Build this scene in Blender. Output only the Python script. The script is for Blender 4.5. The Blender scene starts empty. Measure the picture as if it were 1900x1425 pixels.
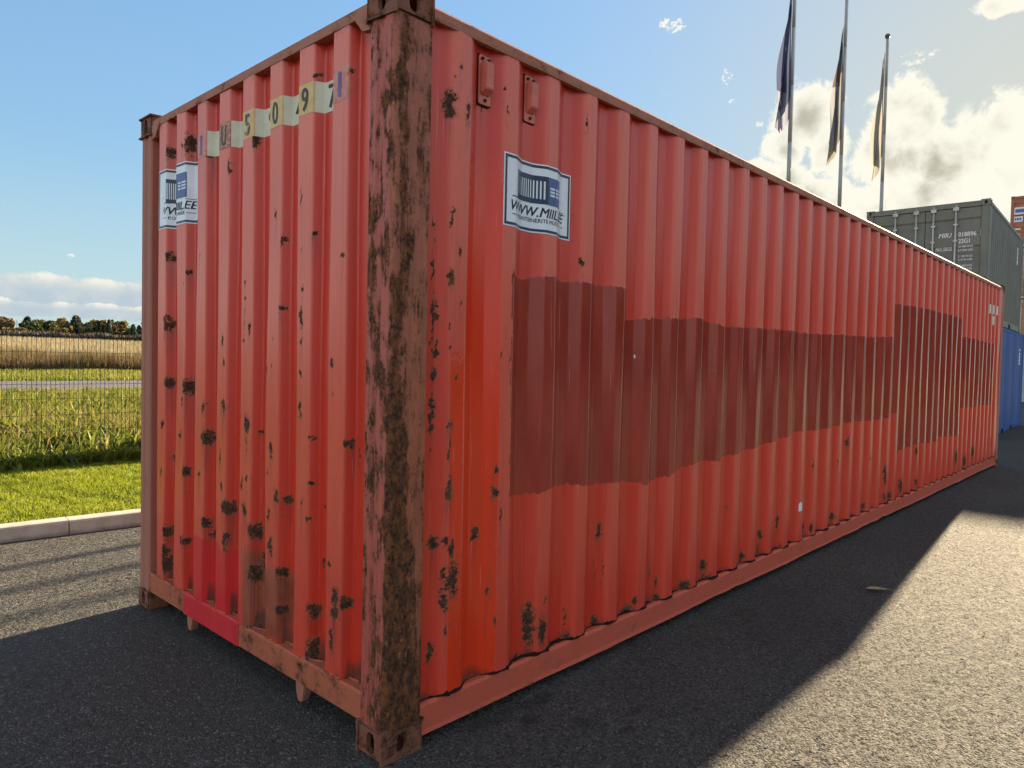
import bpy, bmesh, math, random
import numpy as np
from mathutils import Vector, Matrix
R = math.radians
sc = bpy.context.scene
col = sc.collection
random.seed(5)

# ------------------------------------------------------------------ camera, sky, sun, exposure
cam_d = bpy.data.cameras.new('camera')
cam = bpy.data.objects.new('camera', cam_d)
col.objects.link(cam)
cam.location = (-1.6027, -2.1126, 1.5198)
cam.rotation_euler = (1.5386, -0.0220, -0.8185)
cam_d.sensor_width = 36.0
cam_d.lens = 36.0 * 1327.47 / 1900.0
cam_d.clip_start = 0.05
cam_d.clip_end = 4000
sc.camera = cam

SKY_TINT, SKY_MAX = (1.27, 1.50, 1.60), 0.86
SUN_AZ, SUN_EL = 5.2, 16.3
SKY_STRENGTH, SUN_STRENGTH, EXPOSURE = 0.055, 3.8, 2.62
sc.view_settings.view_transform = 'Standard'
sc.view_settings.look = 'None'
sc.view_settings.gamma = 1
sc.view_settings.use_curve_mapping = False
sc.view_settings.exposure = EXPOSURE
sc.cycles.max_bounces = 8
sc.cycles.diffuse_bounces = 4
sc.cycles.glossy_bounces = 3
sc.cycles.transparent_max_bounces = 8
sc.cycles.use_denoising = True
sc.cycles.sample_clamp_indirect = 6.0
sc.cycles.caustics_reflective = False
sc.cycles.caustics_refractive = False

sun_dir = Vector((math.cos(R(SUN_EL)) * math.cos(R(SUN_AZ)), math.cos(R(SUN_EL)) * math.sin(R(SUN_AZ)), math.sin(R(SUN_EL))))
sun_d = bpy.data.lights.new('sun', 'SUN')
sun_d.energy = SUN_STRENGTH
sun_d.angle = R(0.53)
sun_d.color = (1.0, 0.80, 0.52)
sun = bpy.data.objects.new('sun', sun_d)
sun.rotation_euler = sun_dir.to_track_quat('Z', 'Y').to_euler()
sun.location = (40, 10, 20)
col.objects.link(sun)


class NT:
    """short-hand for building node trees"""
    def __init__(s, tree):
        s.t = tree
        s.t.nodes.clear()

    def node(s, typ, ins=None, **props):
        n = s.t.nodes.new(typ)
        for k, v in props.items():
            setattr(n, k, v)
        for k, v in (ins or {}).items():
            s.put(n.inputs[k], v)
        return n

    def put(s, sock, v):
        if isinstance(v, bpy.types.NodeSocket):
            s.t.links.new(v, sock)
        elif isinstance(v, (tuple, list)) and sock.type == 'RGBA' and len(v) == 3:
            sock.default_value = (*v, 1)
        else:
            sock.default_value = v

    def m(s, op, a, b=None, c=None, clamp=False):
        n = s.t.nodes.new('ShaderNodeMath')
        n.operation = op
        n.use_clamp = clamp
        for i, v in enumerate((a, b, c)):
            if v is not None:
                s.put(n.inputs[i], v)
        return n.outputs[0]

    def add(s, a, b): return s.m('ADD', a, b)
    def sub(s, a, b): return s.m('SUBTRACT', a, b)
    def mul(s, a, b): return s.m('MULTIPLY', a, b)
    def mx(s, a, b): return s.m('MAXIMUM', a, b)
    def mn(s, a, b): return s.m('MINIMUM', a, b)

    def step(s, v, lo, hi, a=0.0, b=1.0):
        n = s.node('ShaderNodeMapRange', {'Value': v, 'From Min': lo, 'From Max': hi, 'To Min': a, 'To Max': b}, interpolation_type='SMOOTHSTEP')
        return n.outputs[0]

    def mix(s, f, a, b, blend='MIX'):
        n = s.t.nodes.new('ShaderNodeMix')
        n.data_type = 'RGBA'
        n.blend_type = blend
        s.put(n.inputs[0], f)
        s.put(n.inputs[6], a)
        s.put(n.inputs[7], b)
        return n.outputs[2]

    def mixf(s, f, a, b):
        n = s.t.nodes.new('ShaderNodeMix')
        n.data_type = 'FLOAT'
        s.put(n.inputs[0], f)
        s.put(n.inputs[2], a)
        s.put(n.inputs[3], b)
        return n.outputs[0]

    def noise(s, vec, scale, detail=4, rough=0.55, dist=0.0, color=False):
        n = s.node('ShaderNodeTexNoise', {'Vector': vec, 'Scale': scale, 'Detail': detail, 'Roughness': rough, 'Distortion': dist})
        return n.outputs['Color' if color else 'Fac']

    def vscale(s, vec, xyz, off=(0, 0, 0)):
        n = s.node('ShaderNodeMapping', {'Vector': vec, 'Scale': xyz, 'Location': off})
        return n.outputs[0]

    def comb(s, x, y, z):
        return s.node('ShaderNodeCombineXYZ', {'X': x, 'Y': y, 'Z': z}).outputs[0]

    def sep(s, v):
        return s.node('ShaderNodeSeparateXYZ', {'Vector': v}).outputs

    def attr(s, name, out='Fac'):
        return s.node('ShaderNodeAttribute', attribute_name=name).outputs[out]


# world: physical sky with cumulus clouds mixed in by direction
world = bpy.data.worlds.new('World')
sc.world = world
world.use_nodes = True
w = NT(world.node_tree)
sky = w.node('ShaderNodeTexSky', sky_type='NISHITA', sun_disc=False, sun_elevation=R(SUN_EL), sun_rotation=R(90 - SUN_AZ),
             altitude=40, air_density=1.0, dust_density=0.25, ozone_density=1.0)
tc = w.node('ShaderNodeTexCoord').outputs['Generated']
dx, dy, dz = w.sep(tc)
az = w.mul(w.m('ARCTAN2', dy, dx), 57.29578)
el = w.mul(w.m('ARCSINE', dz), 57.29578)
ae = w.comb(az, el, 0.0)
fine = w.noise(ae, 0.42, 9, 0.68, 0.45)
coarse = w.noise(w.vscale(ae, (1, 1.3, 1), (13, 5, 0)), 0.16, 3, 0.5)


def blob(a, e, ra, re):
    u = w.mul(w.sub(az, a), 1.0 / ra)
    v = w.mul(w.sub(el, e), 1.0 / re)
    return w.sub(1.0, w.m('SQRT', w.add(w.mul(u, u), w.mul(v, v))))


CLOUDS = [(21.4, 17.6, 2.5, 2.4), (19.9, 15.6, 1.5, 2.2), (22.6, 15.9, 1.8, 1.6),
          (14.9, 17.0, 2.4, 2.6), (15.6, 14.2, 2.6, 2.2), (12.6, 14.0, 2.2, 2.4),
          (9.4, 14.2, 3.3, 3.3), (6.0, 13.6, 4.5, 3.6), (8.5, 11.0, 6.0, 3.0), (14.5, 11.6, 5.0, 2.0),
          (23.6, 13.6, 3.2, 1.7), (20.6, 12.2, 3.2, 1.5), (26.6, 12.0, 3.0, 1.1),
          (9.0, 22.9, 2.3, 0.75), (3.5, 23.6, 4.0, 1.4)]
dens = None
for c in CLOUDS:
    b = blob(*c)
    dens = b if dens is None else w.mx(dens, b)
WISPS = [(14.4, 20.7, 2.1, 0.9), (31.2, 24.6, 1.5, 0.9), (27.0, 21.0, 0.8, 1.1), (31.4, 20.1, 0.7, 0.45), (26.6, 19.3, 0.5, 0.25), (24.6, 17.6, 0.6, 0.45), (25.4, 15.0, 1.0, 0.4), (74.8, 6.4, 0.6, 0.3)]
wd = None
for c in WISPS:
    b = blob(*c)
    wd = b if wd is None else w.mx(wd, b)
shred = w.noise(w.vscale(ae, (1.0, 1.5, 1), (2, 8, 1)), 1.9, 6, 0.7)
wd = w.add(w.sub(w.mul(w.mn(w.mul(wd, 1.8), 1.0), 0.55), 0.62), w.mul(w.sub(shred, 0.5), 1.6))
dens = w.mx(dens, wd)
# long bank low over the field on the left and on round the horizon behind the camera
azfar = w.m('ABSOLUTE', w.sub(w.m('MODULO', w.add(az, 360), 360), 180))
lump = w.noise(w.vscale(ae, (0.8, 0.8, 1), (3, 1, 7)), 0.55, 7, 0.58)
topa = w.add(5.0, w.add(w.mul(w.sub(coarse, 0.5), 1.6), w.mul(w.sub(lump, 0.5), 1.7)))
topb = w.add(3.35, w.add(w.mul(w.sub(coarse, 0.5), -1.2), w.mul(w.sub(lump, 0.5), 1.0)))
da = w.sub(topa, el)
db = w.sub(topb, el)
bank = w.mn(w.mul(da, 3.0), w.mul(w.sub(el, w.add(2.15, w.mul(w.sub(lump, 0.5), 0.7))), 3.0))
bank_edge = w.mn(1.0, w.mul(w.sub(126, azfar), 0.05))
d3 = w.noise(w.vscale(tc, (1, 1, 2.6)), 2.6, 5, 0.5)
scat = w.mul(w.sub(d3, 0.50), 4.0)
clear = w.mx(w.mul(w.sub(w.m('ABSOLUTE', w.sub(az, 38)), 62), 0.05), w.mul(w.sub(el, 40), 0.05))
scat = w.mn(w.mn(scat, clear), w.mul(w.sub(el, 1.0), 0.2))
dens = w.add(w.add(dens, 0.12), w.mul(w.sub(fine, 0.5), 1.7))
cl = w.mx(dens, w.add(scat, w.mul(w.sub(fine, 0.5), 1.2)))
mask = w.step(cl, 0.0, 0.26)
maskb = w.mul(w.step(bank, 0.0, 0.7), w.step(bank_edge, 0.0, 0.5))
# thick cores are grey, thin rims bright
core = w.mul(w.step(cl, 0.30, 1.05), w.step(w.noise(w.vscale(ae, (1, 1, 1), (3, 9, 4)), 0.33, 4, 0.5), 0.40, 0.66))
GAIN = 1.0 / (SKY_STRENGTH * 2 ** EXPOSURE)


def lin(r, g, b, k=1.0):
    f = lambda c: ((c / 255 + 0.055) / 1.055) ** 2.4 if c > 10 else c / 255 / 12.92
    return tuple(f(c) * k for c in (r, g, b))


def skyc(r, g, b):
    return lin(r, g, b, GAIN)


near_sun = w.step(w.m('ABSOLUTE', w.sub(az, SUN_AZ)), 12, 45)
rim = w.mix(near_sun, skyc(255, 252, 236), skyc(250, 248, 240))
front = w.step(w.node('ShaderNodeVectorMath', {0: tc, 1: tuple(sun_dir)}, operation='DOT_PRODUCT').outputs['Value'], -0.12, -0.65)
rim = w.mix(front, rim, lin(255, 250, 242, 2.7 * GAIN))   # clouds facing the sun are lit from the front
grey = w.mix(near_sun, skyc(196, 191, 172), skyc(196, 202, 208))
ccol = w.mix(core, rim, grey)
puff = w.step(lump, 0.42, 0.66)
wa = w.mul(w.step(da, 1.25, 0.05), w.add(0.35, w.mul(puff, 0.75)))
wb = w.mul(w.mul(w.step(db, 0.55, 0.05), w.step(db, -0.02, 0.05)), w.add(0.2, w.mul(puff, 0.9)))
bcol = w.mix(w.m('MINIMUM', w.add(w.mx(wa, wb), w.mul(puff, 0.22)), 1.0), skyc(188, 203, 214), skyc(246, 243, 230))
# highlight shoulder: the phone's exposure holds the glow round the sun back from clipping
def vm(op, a, b):
    n = w.t.nodes.new('ShaderNodeVectorMath')
    n.operation = op
    w.put(n.inputs[0], a)
    w.put(n.inputs[1], b)
    return n.outputs[0]


SH = SKY_STRENGTH * 2 ** EXPOSURE
raw = vm('MULTIPLY', sky.outputs[0], SKY_TINT)
lum = w.node('ShaderNodeVectorMath', {0: raw, 1: (0.3, 0.5, 0.2)}, operation='DOT_PRODUCT').outputs['Value']
shoulder = w.m('DIVIDE', 1.0, w.add(1.0, w.mul(lum, SH / SKY_MAX)))
scol = w.node('ShaderNodeVectorMath', {0: raw, 'Scale': shoulder}, operation='SCALE').outputs[0]
glow = w.m('POWER', w.mx(w.node('ShaderNodeVectorMath', {0: tc, 1: tuple(sun_dir)}, operation='DOT_PRODUCT').outputs['Value'], 0.0), 14.0)
scol = w.mix(w.mul(glow, 0.62), scol, skyc(218, 215, 198))
hz = w.mul(w.step(el, 16.0, -1.0), 0.75)
scol = w.mix(hz, scol, skyc(198, 222, 236))
c1 = w.mix(w.mul(maskb, 0.92), scol, bcol)
c2 = w.mix(mask, c1, ccol)
bg = w.node('ShaderNodeBackground', {'Color': c2, 'Strength': SKY_STRENGTH})
out = w.node('ShaderNodeOutputWorld', {'Surface': bg.outputs[0]})

# ------------------------------------------------------------------ helpers
def tag(o, label=None, cat=None, group=None, kind=None):
    for k, v in (('label', label), ('category', cat), ('group', group), ('kind', kind)):
        if v:
            o[k] = v
    return o


def empty(name, loc=(0, 0, 0), rz=0.0):
    o = bpy.data.objects.new(name, None)
    o.empty_display_size = 0.2
    o.location = loc
    o.rotation_euler = (0, 0, rz)
    col.objects.link(o)
    return o


def link(name, me, mats=None, parent=None, loc=None):
    o = bpy.data.objects.new(name, me)
    col.objects.link(o)
    if mats is not None:
        for mt in (mats if isinstance(mats, (list, tuple)) else [mats]):
            me.materials.append(mt)
    if parent:
        o.parent = parent
    if loc:
        o.location = loc
    return o


def from_bm(name, bm, mats=None, parent=None, smooth=False, loc=None):
    bmesh.ops.recalc_face_normals(bm, faces=bm.faces)
    me = bpy.data.meshes.new(name)
    bm.to_mesh(me)
    bm.free()
    if smooth:
        me.polygons.foreach_set('use_smooth', [True] * len(me.polygons))
    return link(name, me, mats, parent, loc)


def from_np(name, V, F, mats=None, parent=None, attrs=None, smooth=False):
    """V (n,3), F (m,k) numpy arrays"""
    me = bpy.data.meshes.new(name)
    k = F.shape[1]
    me.vertices.add(len(V))
    me.vertices.foreach_set('co', np.asarray(V, np.float32).ravel())
    me.loops.add(F.size)
    me.loops.foreach_set('vertex_index', np.asarray(F, np.int32).ravel())
    me.polygons.add(len(F))
    me.polygons.foreach_set('loop_start', np.arange(0, F.size, k, dtype=np.int32))
    if smooth:
        me.polygons.foreach_set('use_smooth', np.ones(len(F), bool))
    for an, av in (attrs or {}).items():
        a = me.attributes.new(an, 'FLOAT', 'POINT')
        a.data.foreach_set('value', np.asarray(av, np.float32))
    me.update(calc_edges=True)
    return link(name, me, mats, parent)


def add_box(bm, x0, x1, y0, y1, z0, z1, bevel=0.0, seg=1):
    vs = [bm.verts.new((x, y, z)) for x in (x0, x1) for y in (y0, y1) for z in (z0, z1)]
    f = [(0, 1, 3, 2), (4, 6, 7, 5), (0, 4, 5, 1), (2, 3, 7, 6), (0, 2, 6, 4), (1, 5, 7, 3)]
    fs = [bm.faces.new([vs[i] for i in q]) for q in f]
    if bevel:
        es = list({e for q in fs for e in q.edges})
        bmesh.ops.bevel(bm, geom=es, offset=bevel, segments=seg, affect='EDGES', clamp_overlap=True)


def box(name, x0, x1, y0, y1, z0, z1, mat, parent=None, bevel=0.0, seg=1):
    bm = bmesh.new()
    add_box(bm, x0, x1, y0, y1, z0, z1, bevel, seg)
    return from_bm(name, bm, mat, parent)


def add_prism(bm, pts, axis, a, b):
    """extrude a 2-D outline along axis 0/1/2 from a to b; pts are the other two coordinates in order"""
    def P(p, t):
        q = list(p)
        q.insert(axis, t)
        return q
    v0 = [bm.verts.new(P(p, a)) for p in pts]
    v1 = [bm.verts.new(P(p, b)) for p in pts]
    n = len(pts)
    bm.faces.new(v0)
    bm.faces.new(v1[::-1])
    for i in range(n):
        bm.faces.new((v0[i], v0[(i + 1) % n], v1[(i + 1) % n], v1[i]))


def add_tube(bm, p0, p1, r0, r1=None, n=10):
    r1 = r0 if r1 is None else r1
    p0, p1 = Vector(p0), Vector(p1)
    d = (p1 - p0).normalized()
    u = d.orthogonal().normalized()
    v = d.cross(u)
    ring = lambda p, r: [bm.verts.new(p + (u * math.cos(t) + v * math.sin(t)) * r) for t in [2 * math.pi * i / n for i in range(n)]]
    a, b = ring(p0, r0), ring(p1, r1)
    for i in range(n):
        bm.faces.new((a[i], a[(i + 1) % n], b[(i + 1) % n], b[i]))
    bm.faces.new(a[::-1])
    bm.faces.new(b)


def new_mat(name):
    m = bpy.data.materials.new(name)
    m.use_nodes = True
    return m, NT(m.node_tree)


def finish(n, bsdf):
    n.node('ShaderNodeOutputMaterial', {'Surface': bsdf})


def bsdf(n, color, rough=0.5, spec=0.5, metal=0.0, normal=None, **kw):
    ins = {'Base Color': color, 'Roughness': rough, 'Specular IOR Level': spec, 'Metallic': metal}
    ins.update(kw)
    if normal is not None:
        ins['Normal'] = normal
    return n.node('ShaderNodeBsdfPrincipled', ins).outputs[0]


def bump(n, h, strength=0.3, dist=0.01, normal=None):
    ins = {'Height': h, 'Strength': strength, 'Distance': dist}
    if normal is not None:
        ins['Normal'] = normal
    return n.node('ShaderNodeBump', ins).outputs[0]


def flat_mat(name, color, rough=0.55, spec=0.4, var=0.12, scale=9.0, metal=0.0):
    m, n = new_mat(name)
    pos = n.node('ShaderNodeTexCoord').outputs['Object']
    nz = n.noise(pos, scale, 5, 0.6)
    c = n.mix(n.step(nz, 0.3, 0.75), tuple(v * (1 - var) for v in color), tuple(min(1, v * (1 + var)) for v in color))
    finish(n, bsdf(n, c, n.mixf(nz, rough - 0.08, rough + 0.1), spec, metal))
    return m


# ------------------------------------------------------------------ materials of the red container
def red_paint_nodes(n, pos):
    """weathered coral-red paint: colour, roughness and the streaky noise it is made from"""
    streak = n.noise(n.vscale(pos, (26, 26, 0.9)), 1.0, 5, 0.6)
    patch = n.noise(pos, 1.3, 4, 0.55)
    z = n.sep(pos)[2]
    chalk_shade = n.step(n.add(n.mul(z, 0.24), n.mul(n.sub(patch, 0.5), 0.9)), 0.30, 1.0)
    ridge_wear_shade = n.attr('outer')  # ridges paler, flanks and valleys darker: chalking plus painted-in rib shade
    chalk_shade = n.m('MULTIPLY', n.add(n.mul(chalk_shade, 0.85), n.mul(ridge_wear_shade, 0.25)), n.mixf(ridge_wear_shade, 0.15, 1.0), None, True)
    c = n.mix(chalk_shade, (0.60, 0.040, 0.018), (0.71, 0.112, 0.070))
    c = n.mix(n.mul(n.step(ridge_wear_shade, 0.55, 0.95), n.mul(n.step(z, -0.6, 2.8), 0.5)), c, (0.76, 0.195, 0.125))
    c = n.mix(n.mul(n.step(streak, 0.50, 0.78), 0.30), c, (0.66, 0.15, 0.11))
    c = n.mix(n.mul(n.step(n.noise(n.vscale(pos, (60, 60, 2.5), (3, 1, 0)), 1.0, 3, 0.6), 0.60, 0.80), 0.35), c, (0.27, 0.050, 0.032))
    return c, n.add(0.30, n.mul(chalk_shade, 0.12)), streak


def rust_color(n, pos):
    a = n.noise(pos, 55, 6, 0.7)
    b = n.noise(pos, 14, 4, 0.6)
    c = n.mix(n.step(a, 0.35, 0.72), (0.030, 0.018, 0.014), (0.135, 0.062, 0.034))
    return n.mix(n.mul(n.step(b, 0.56, 0.76), 0.55), c, (0.30, 0.125, 0.050)), a


def make_panel_mat():
    m, n = new_mat('weathered_red_panel')
    pos = n.node('ShaderNodeNewGeometry').outputs['Position']
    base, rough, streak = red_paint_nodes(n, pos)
    edge = n.noise(pos, 38, 4, 0.7)
    edge2 = n.noise(n.vscale(pos, (9, 9, 5)), 1.0, 4, 0.6)
    # fresh orange-red touch-up
    fresh = n.step(n.add(n.attr('fresh'), n.mul(n.sub(edge, 0.5), 0.012)), -0.002, 0.004)
    base = n.mix(fresh, base, (0.72, 0.046, 0.012))
    rough = n.mixf(fresh, rough, 0.20)
    crim = n.step(n.add(n.attr('crimson'), n.mul(n.sub(edge, 0.5), 0.02)), -0.002, 0.004)
    base = n.mix(crim, base, (0.64, 0.026, 0.026))
    rough = n.mixf(crim, rough, 0.30)
    brown = n.step(n.add(n.attr('brown'), n.mul(n.sub(edge2, 0.5), 0.16)), -0.01, 0.06)
    bcol = n.mix(n.step(edge2, 0.35, 0.65), (0.115, 0.050, 0.026), (0.26, 0.115, 0.060))
    base = n.mix(n.mul(brown, n.mixf(edge, 0.45, 0.95)), base, bcol)
    # dark primer painted over the old lettering
    dk = n.add(n.attr('dark'), n.mul(n.sub(n.noise(n.vscale(pos, (44, 44, 11)), 1.0, 5, 0.7), 0.5), 0.055))
    dark = n.step(dk, -0.002, 0.006)
    roller = n.noise(n.vscale(pos, (5, 5, 1.6)), 1.0, 4, 0.6)
    dcol = n.mix(n.step(roller, 0.3, 0.75), (0.275, 0.030, 0.018), (0.370, 0.050, 0.029))
    thinp = n.step(n.noise(pos, 3.1, 5, 0.65), 0.60, 0.80)
    dcol = n.mix(n.mul(thinp, 0.38), dcol, (0.46, 0.085, 0.05))
    base = n.mix(dark, base, dcol)
    rough = n.mixf(dark, rough, n.mixf(roller, 0.15, 0.26))
    # grime and run-off under the rust
    st = n.attr('streak')
    runs = n.step(n.noise(n.vscale(pos, (130, 130, 1.5)), 1.0, 3, 0.5), 0.40, 0.66)
    sm = n.mul(n.mn(st, 1.0), n.add(0.22, n.mul(runs, 0.78)))
    base = n.mix(n.mul(sm, 0.88), base, (0.10, 0.035, 0.024))
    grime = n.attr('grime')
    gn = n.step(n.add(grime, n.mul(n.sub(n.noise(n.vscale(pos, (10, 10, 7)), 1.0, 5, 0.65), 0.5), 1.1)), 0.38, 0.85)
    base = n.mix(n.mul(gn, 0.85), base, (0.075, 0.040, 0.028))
    # rain runs, scuffs and thin pale scratches
    rain = n.step(n.noise(n.vscale(pos, (42, 42, 0.55), (1, 7, 2)), 1.0, 4, 0.6), 0.55, 0.78)
    base = n.mix(n.mul(rain, n.mixf(dark, 0.34, 0.18)), base, (0.20, 0.060, 0.045))
    scr = n.step(n.noise(n.vscale(pos, (150, 150, 3.0), (8, 3, 2)), 1.0, 2, 0.5), 0.70, 0.76)
    base = n.mix(n.mul(scr, 0.40), base, (0.66, 0.34, 0.27))
    scuff = n.step(n.noise(n.vscale(pos, (5, 5, 9), (2, 6, 3)), 1.0, 6, 0.72), 0.66, 0.76)
    base = n.mix(n.mul(scuff, 0.35), base, (0.34, 0.105, 0.075))
    # rust
    rn = n.add(n.mul(n.sub(edge, 0.5), 1.0), n.mul(n.sub(n.noise(pos, 130, 3, 0.6), 0.5), 0.75))
    rf = n.add(n.attr('rust'), rn)
    speck = n.step(n.noise(n.vscale(pos, (30, 30, 22), (5, 2, 8)), 1.0, 4, 0.65), 0.735, 0.775)
    halo = n.step(rf, 0.26, 0.56)
    base = n.mix(n.mul(halo, 0.6), base, (0.27, 0.085, 0.038))
    rmask = n.mx(n.step(rf, 0.50, 0.61), n.mul(speck, 0.6))
    rcol, ra = rust_color(n, pos)
    base = n.mix(rmask, base, rcol)
    rough = n.mixf(rmask, rough, 0.85)
    spec = n.mixf(rmask, n.mixf(dark, 0.55, 0.48), 0.15)
    nrm = bump(n, n.add(n.mul(rmask, n.add(0.5, ra)), n.mul(dark, 0.25)), 0.55, 0.003)
    nrm = bump(n, n.noise(pos, 260, 2, 0.5), 0.05, 0.002, nrm)
    finish(n, bsdf(n, base, rough, spec, 0.0, nrm))
    return m


def make_steel_mat(name, rust_level, post=False, tint=None, horiz=False):
    """red frame steel with rust breaking through; post=True concentrates it on the long-side face of the corner post"""
    m, n = new_mat(name)
    g = n.node('ShaderNodeNewGeometry')
    pos = g.outputs['Position']
    base, rough, streak = red_paint_nodes(n, pos)
    if tint:
        base = n.mix(0.85, base, tint)
    fibre = n.noise(n.vscale(pos, (14, 14, 22) if horiz else (48, 48, 5)), 1.0, 6, 0.68)
    big = n.noise(n.vscale(pos, (4, 4, 12) if horiz else (16, 16, 3.0)), 1.0, 4, 0.6)
    fin = n.noise(pos, 90, 5, 0.7)
    blot = n.noise(n.vscale(pos, (11, 11, 7), (4, 4, 1)), 1.0, 5, 0.65)
    lvl = rust_level
    if post:
        px, py, pz = n.sep(pos)
        # dark bare strip just round the corner on the long side, wider low down
        d = n.m('ABSOLUTE', n.sub(px, n.add(0.035, n.mul(n.sub(n.noise(n.vscale(pos, (1, 1, 1)), 4.5, 5, 0.7), 0.45), 0.22))))
        strip = n.step(d, n.mixf(n.step(pz, 2.2, 0.2), 0.045, 0.110), 0.0)
        low = n.step(pz, 0.85, 0.15)
        onlong = n.step(py, 0.03, 0.012)
        lvl = n.add(lvl, n.mul(onlong, n.add(0.015, n.add(n.mul(strip, n.mixf(n.step(pz, 2.1, 1.1), 0.06, 0.16)), n.mul(low, 0.085)))))
        lvl = n.add(lvl, n.mul(n.sub(1.0, onlong), n.add(0.012, n.mul(n.step(blot, 0.48, 0.64), 0.065))))
        brn = n.mix(n.step(fibre, 0.36, 0.62), (0.26, 0.088, 0.040), (0.54, 0.155, 0.075))
        base = n.mix(n.mul(onlong, 0.80), n.mix(0.6, base, (0.42, 0.135, 0.108)), brn)
    mixn = n.add(n.add(n.mul(fibre, 0.32), n.mul(big, 0.24)), n.add(n.mul(fin, 0.14), n.mul(blot, 0.30)))
    rf = n.add(mixn, n.sub(lvl, 0.5))
    halo = n.step(rf, 0.45, 0.56)
    base = n.mix(n.mul(halo, 0.55), base, (0.24, 0.085, 0.045))
    rm = n.step(rf, 0.515, 0.60)
    rcol, ra = rust_color(n, pos)
    if post:
        rcol = n.mix(n.step(n.noise(n.vscale(pos, (34, 34, 20), (6, 1, 4)), 1.0, 6, 0.75), 0.42, 0.66), rcol, (0.215, 0.080, 0.032))
        rcol = n.mix(n.step(n.noise(n.vscale(pos, (70, 70, 50), (3, 3, 3)), 1.0, 5, 0.7), 0.56, 0.66), rcol, (0.028, 0.016, 0.011))
    pale = n.mul(n.step(n.noise(n.vscale(pos, (90, 90, 40), (2, 2, 2)), 1.0, 4, 0.7), 0.56, 0.66), n.mul(n.step(rf, 0.50, 0.62), n.step(n.noise(n.vscale(pos, (9, 9, 3.5), (7, 7, 7)), 1.0, 3, 0.6), 0.50, 0.66)))
    base = n.mix(rm, base, rcol)
    base = n.mix(n.mul(pale, 0.8), base, (0.52, 0.26, 0.11))
    nrm = bump(n, n.add(n.mul(rm, -0.5), n.mul(fin, 0.8)), 0.8, 0.006)
    finish(n, bsdf(n, base, n.mixf(rm, n.add(rough, 0.30 if tint else 0.08), 0.9), n.mixf(rm, 0.2 if tint else 0.4, 0.12), 0.0, nrm))
    return m


M = {}
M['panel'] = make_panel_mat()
M['post'] = make_steel_mat('rusty_red_post', 0.515, post=True)
M['frame'] = make_steel_mat('red_frame_steel', 0.43)
M['rail'] = make_steel_mat('red_rail_steel', 0.445, tint=(0.52, 0.118, 0.072), horiz=True)
M['top_rail'] = make_steel_mat('weathered_top_rail', 0.475, tint=(0.37, 0.190, 0.128), horiz=True)
M['far_post'] = make_steel_mat('weathered_corner_post', 0.43, tint=(0.34, 0.175, 0.128))
M['sill'] = make_steel_mat('rusty_sill_steel', 0.50, tint=(0.42, 0.14, 0.075), horiz=True)
M['casting'] = make_steel_mat('rusty_casting_steel', 0.54, tint=(0.135, 0.098, 0.072), horiz=True)
M['crimson'] = flat_mat('crimson_touch_up', (0.62, 0.035, 0.042), 0.4, 0.3)
M['tab'] = make_steel_mat('brown_tab_steel', 0.44, tint=(0.33, 0.175, 0.11))
M['dark_steel'] = flat_mat('dark_underside', (0.018, 0.012, 0.010), 0.9, 0.1)
M['vent'] = flat_mat('red_vent_paint', (0.62, 0.165, 0.115), 0.42, 0.4, 0.18)
M['seal'] = flat_mat('black_sealant', (0.016, 0.013, 0.012), 0.8, 0.2)
M['white_vinyl'] = flat_mat('white_sticker_vinyl', (0.76, 0.83, 0.89), 0.28, 0.5, 0.04)
M['navy'] = flat_mat('navy_print', (0.012, 0.026, 0.075), 0.30, 0.5, 0.1)
M['blue_print'] = flat_mat('blue_print', (0.045, 0.10, 0.30), 0.30, 0.5, 0.1)
M['black_print'] = flat_mat('black_print', (0.013, 0.014, 0.017), 0.4, 0.4, 0.1)
M['faded_print'] = flat_mat('faded_blue_print', (0.20, 0.14, 0.32), 0.6, 0.3, 0.2)
M['screw'] = flat_mat('dark_bolt', (0.03, 0.022, 0.02), 0.6, 0.3)


def worn_vinyl(name, c0, c1, wear, under=(0.40, 0.09, 0.075)):
    m, n = new_mat(name)
    pos = n.node('ShaderNodeNewGeometry').outputs['Position']
    a = n.noise(n.vscale(pos, (70, 70, 60)), 1.0, 5, 0.7)
    b = n.noise(pos, 18, 4, 0.6)
    c = n.mix(n.step(b, 0.35, 0.7), c0, c1)
    c = n.mix(n.step(a, 1.0 - wear - 0.05, 1.0 - wear + 0.03), c, under)
    finish(n, bsdf(n, c, 0.5, 0.4))
    return m


M['cream'] = worn_vinyl('cream_number_vinyl', (0.62, 0.62, 0.47), (0.70, 0.69, 0.56), 0.22)
M['yellow_vinyl'] = worn_vinyl('yellowed_number_vinyl', (0.62, 0.42, 0.15), (0.68, 0.52, 0.24), 0.34)
M['worn_vinyl'] = worn_vinyl('peeling_number_vinyl', (0.46, 0.22, 0.12), (0.60, 0.42, 0.24), 0.52, (0.34, 0.10, 0.09))
M['pink_vinyl'] = worn_vinyl('faded_pink_vinyl', (0.58, 0.20, 0.17), (0.60, 0.30, 0.22), 0.40, (0.62, 0.07, 0.05))

# ------------------------------------------------------------------ ground, yard, road, kerb
def ground_z(y):
    """lawn level behind the kerb, then the field rising gently to the far trees"""
    if y < 7.95:
        return -0.03
    if y < 46:
        return 0.10
    return 0.10 + (y - 46) * 0.0235 if y < 290 else 0.10 + 244 * 0.0235


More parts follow.
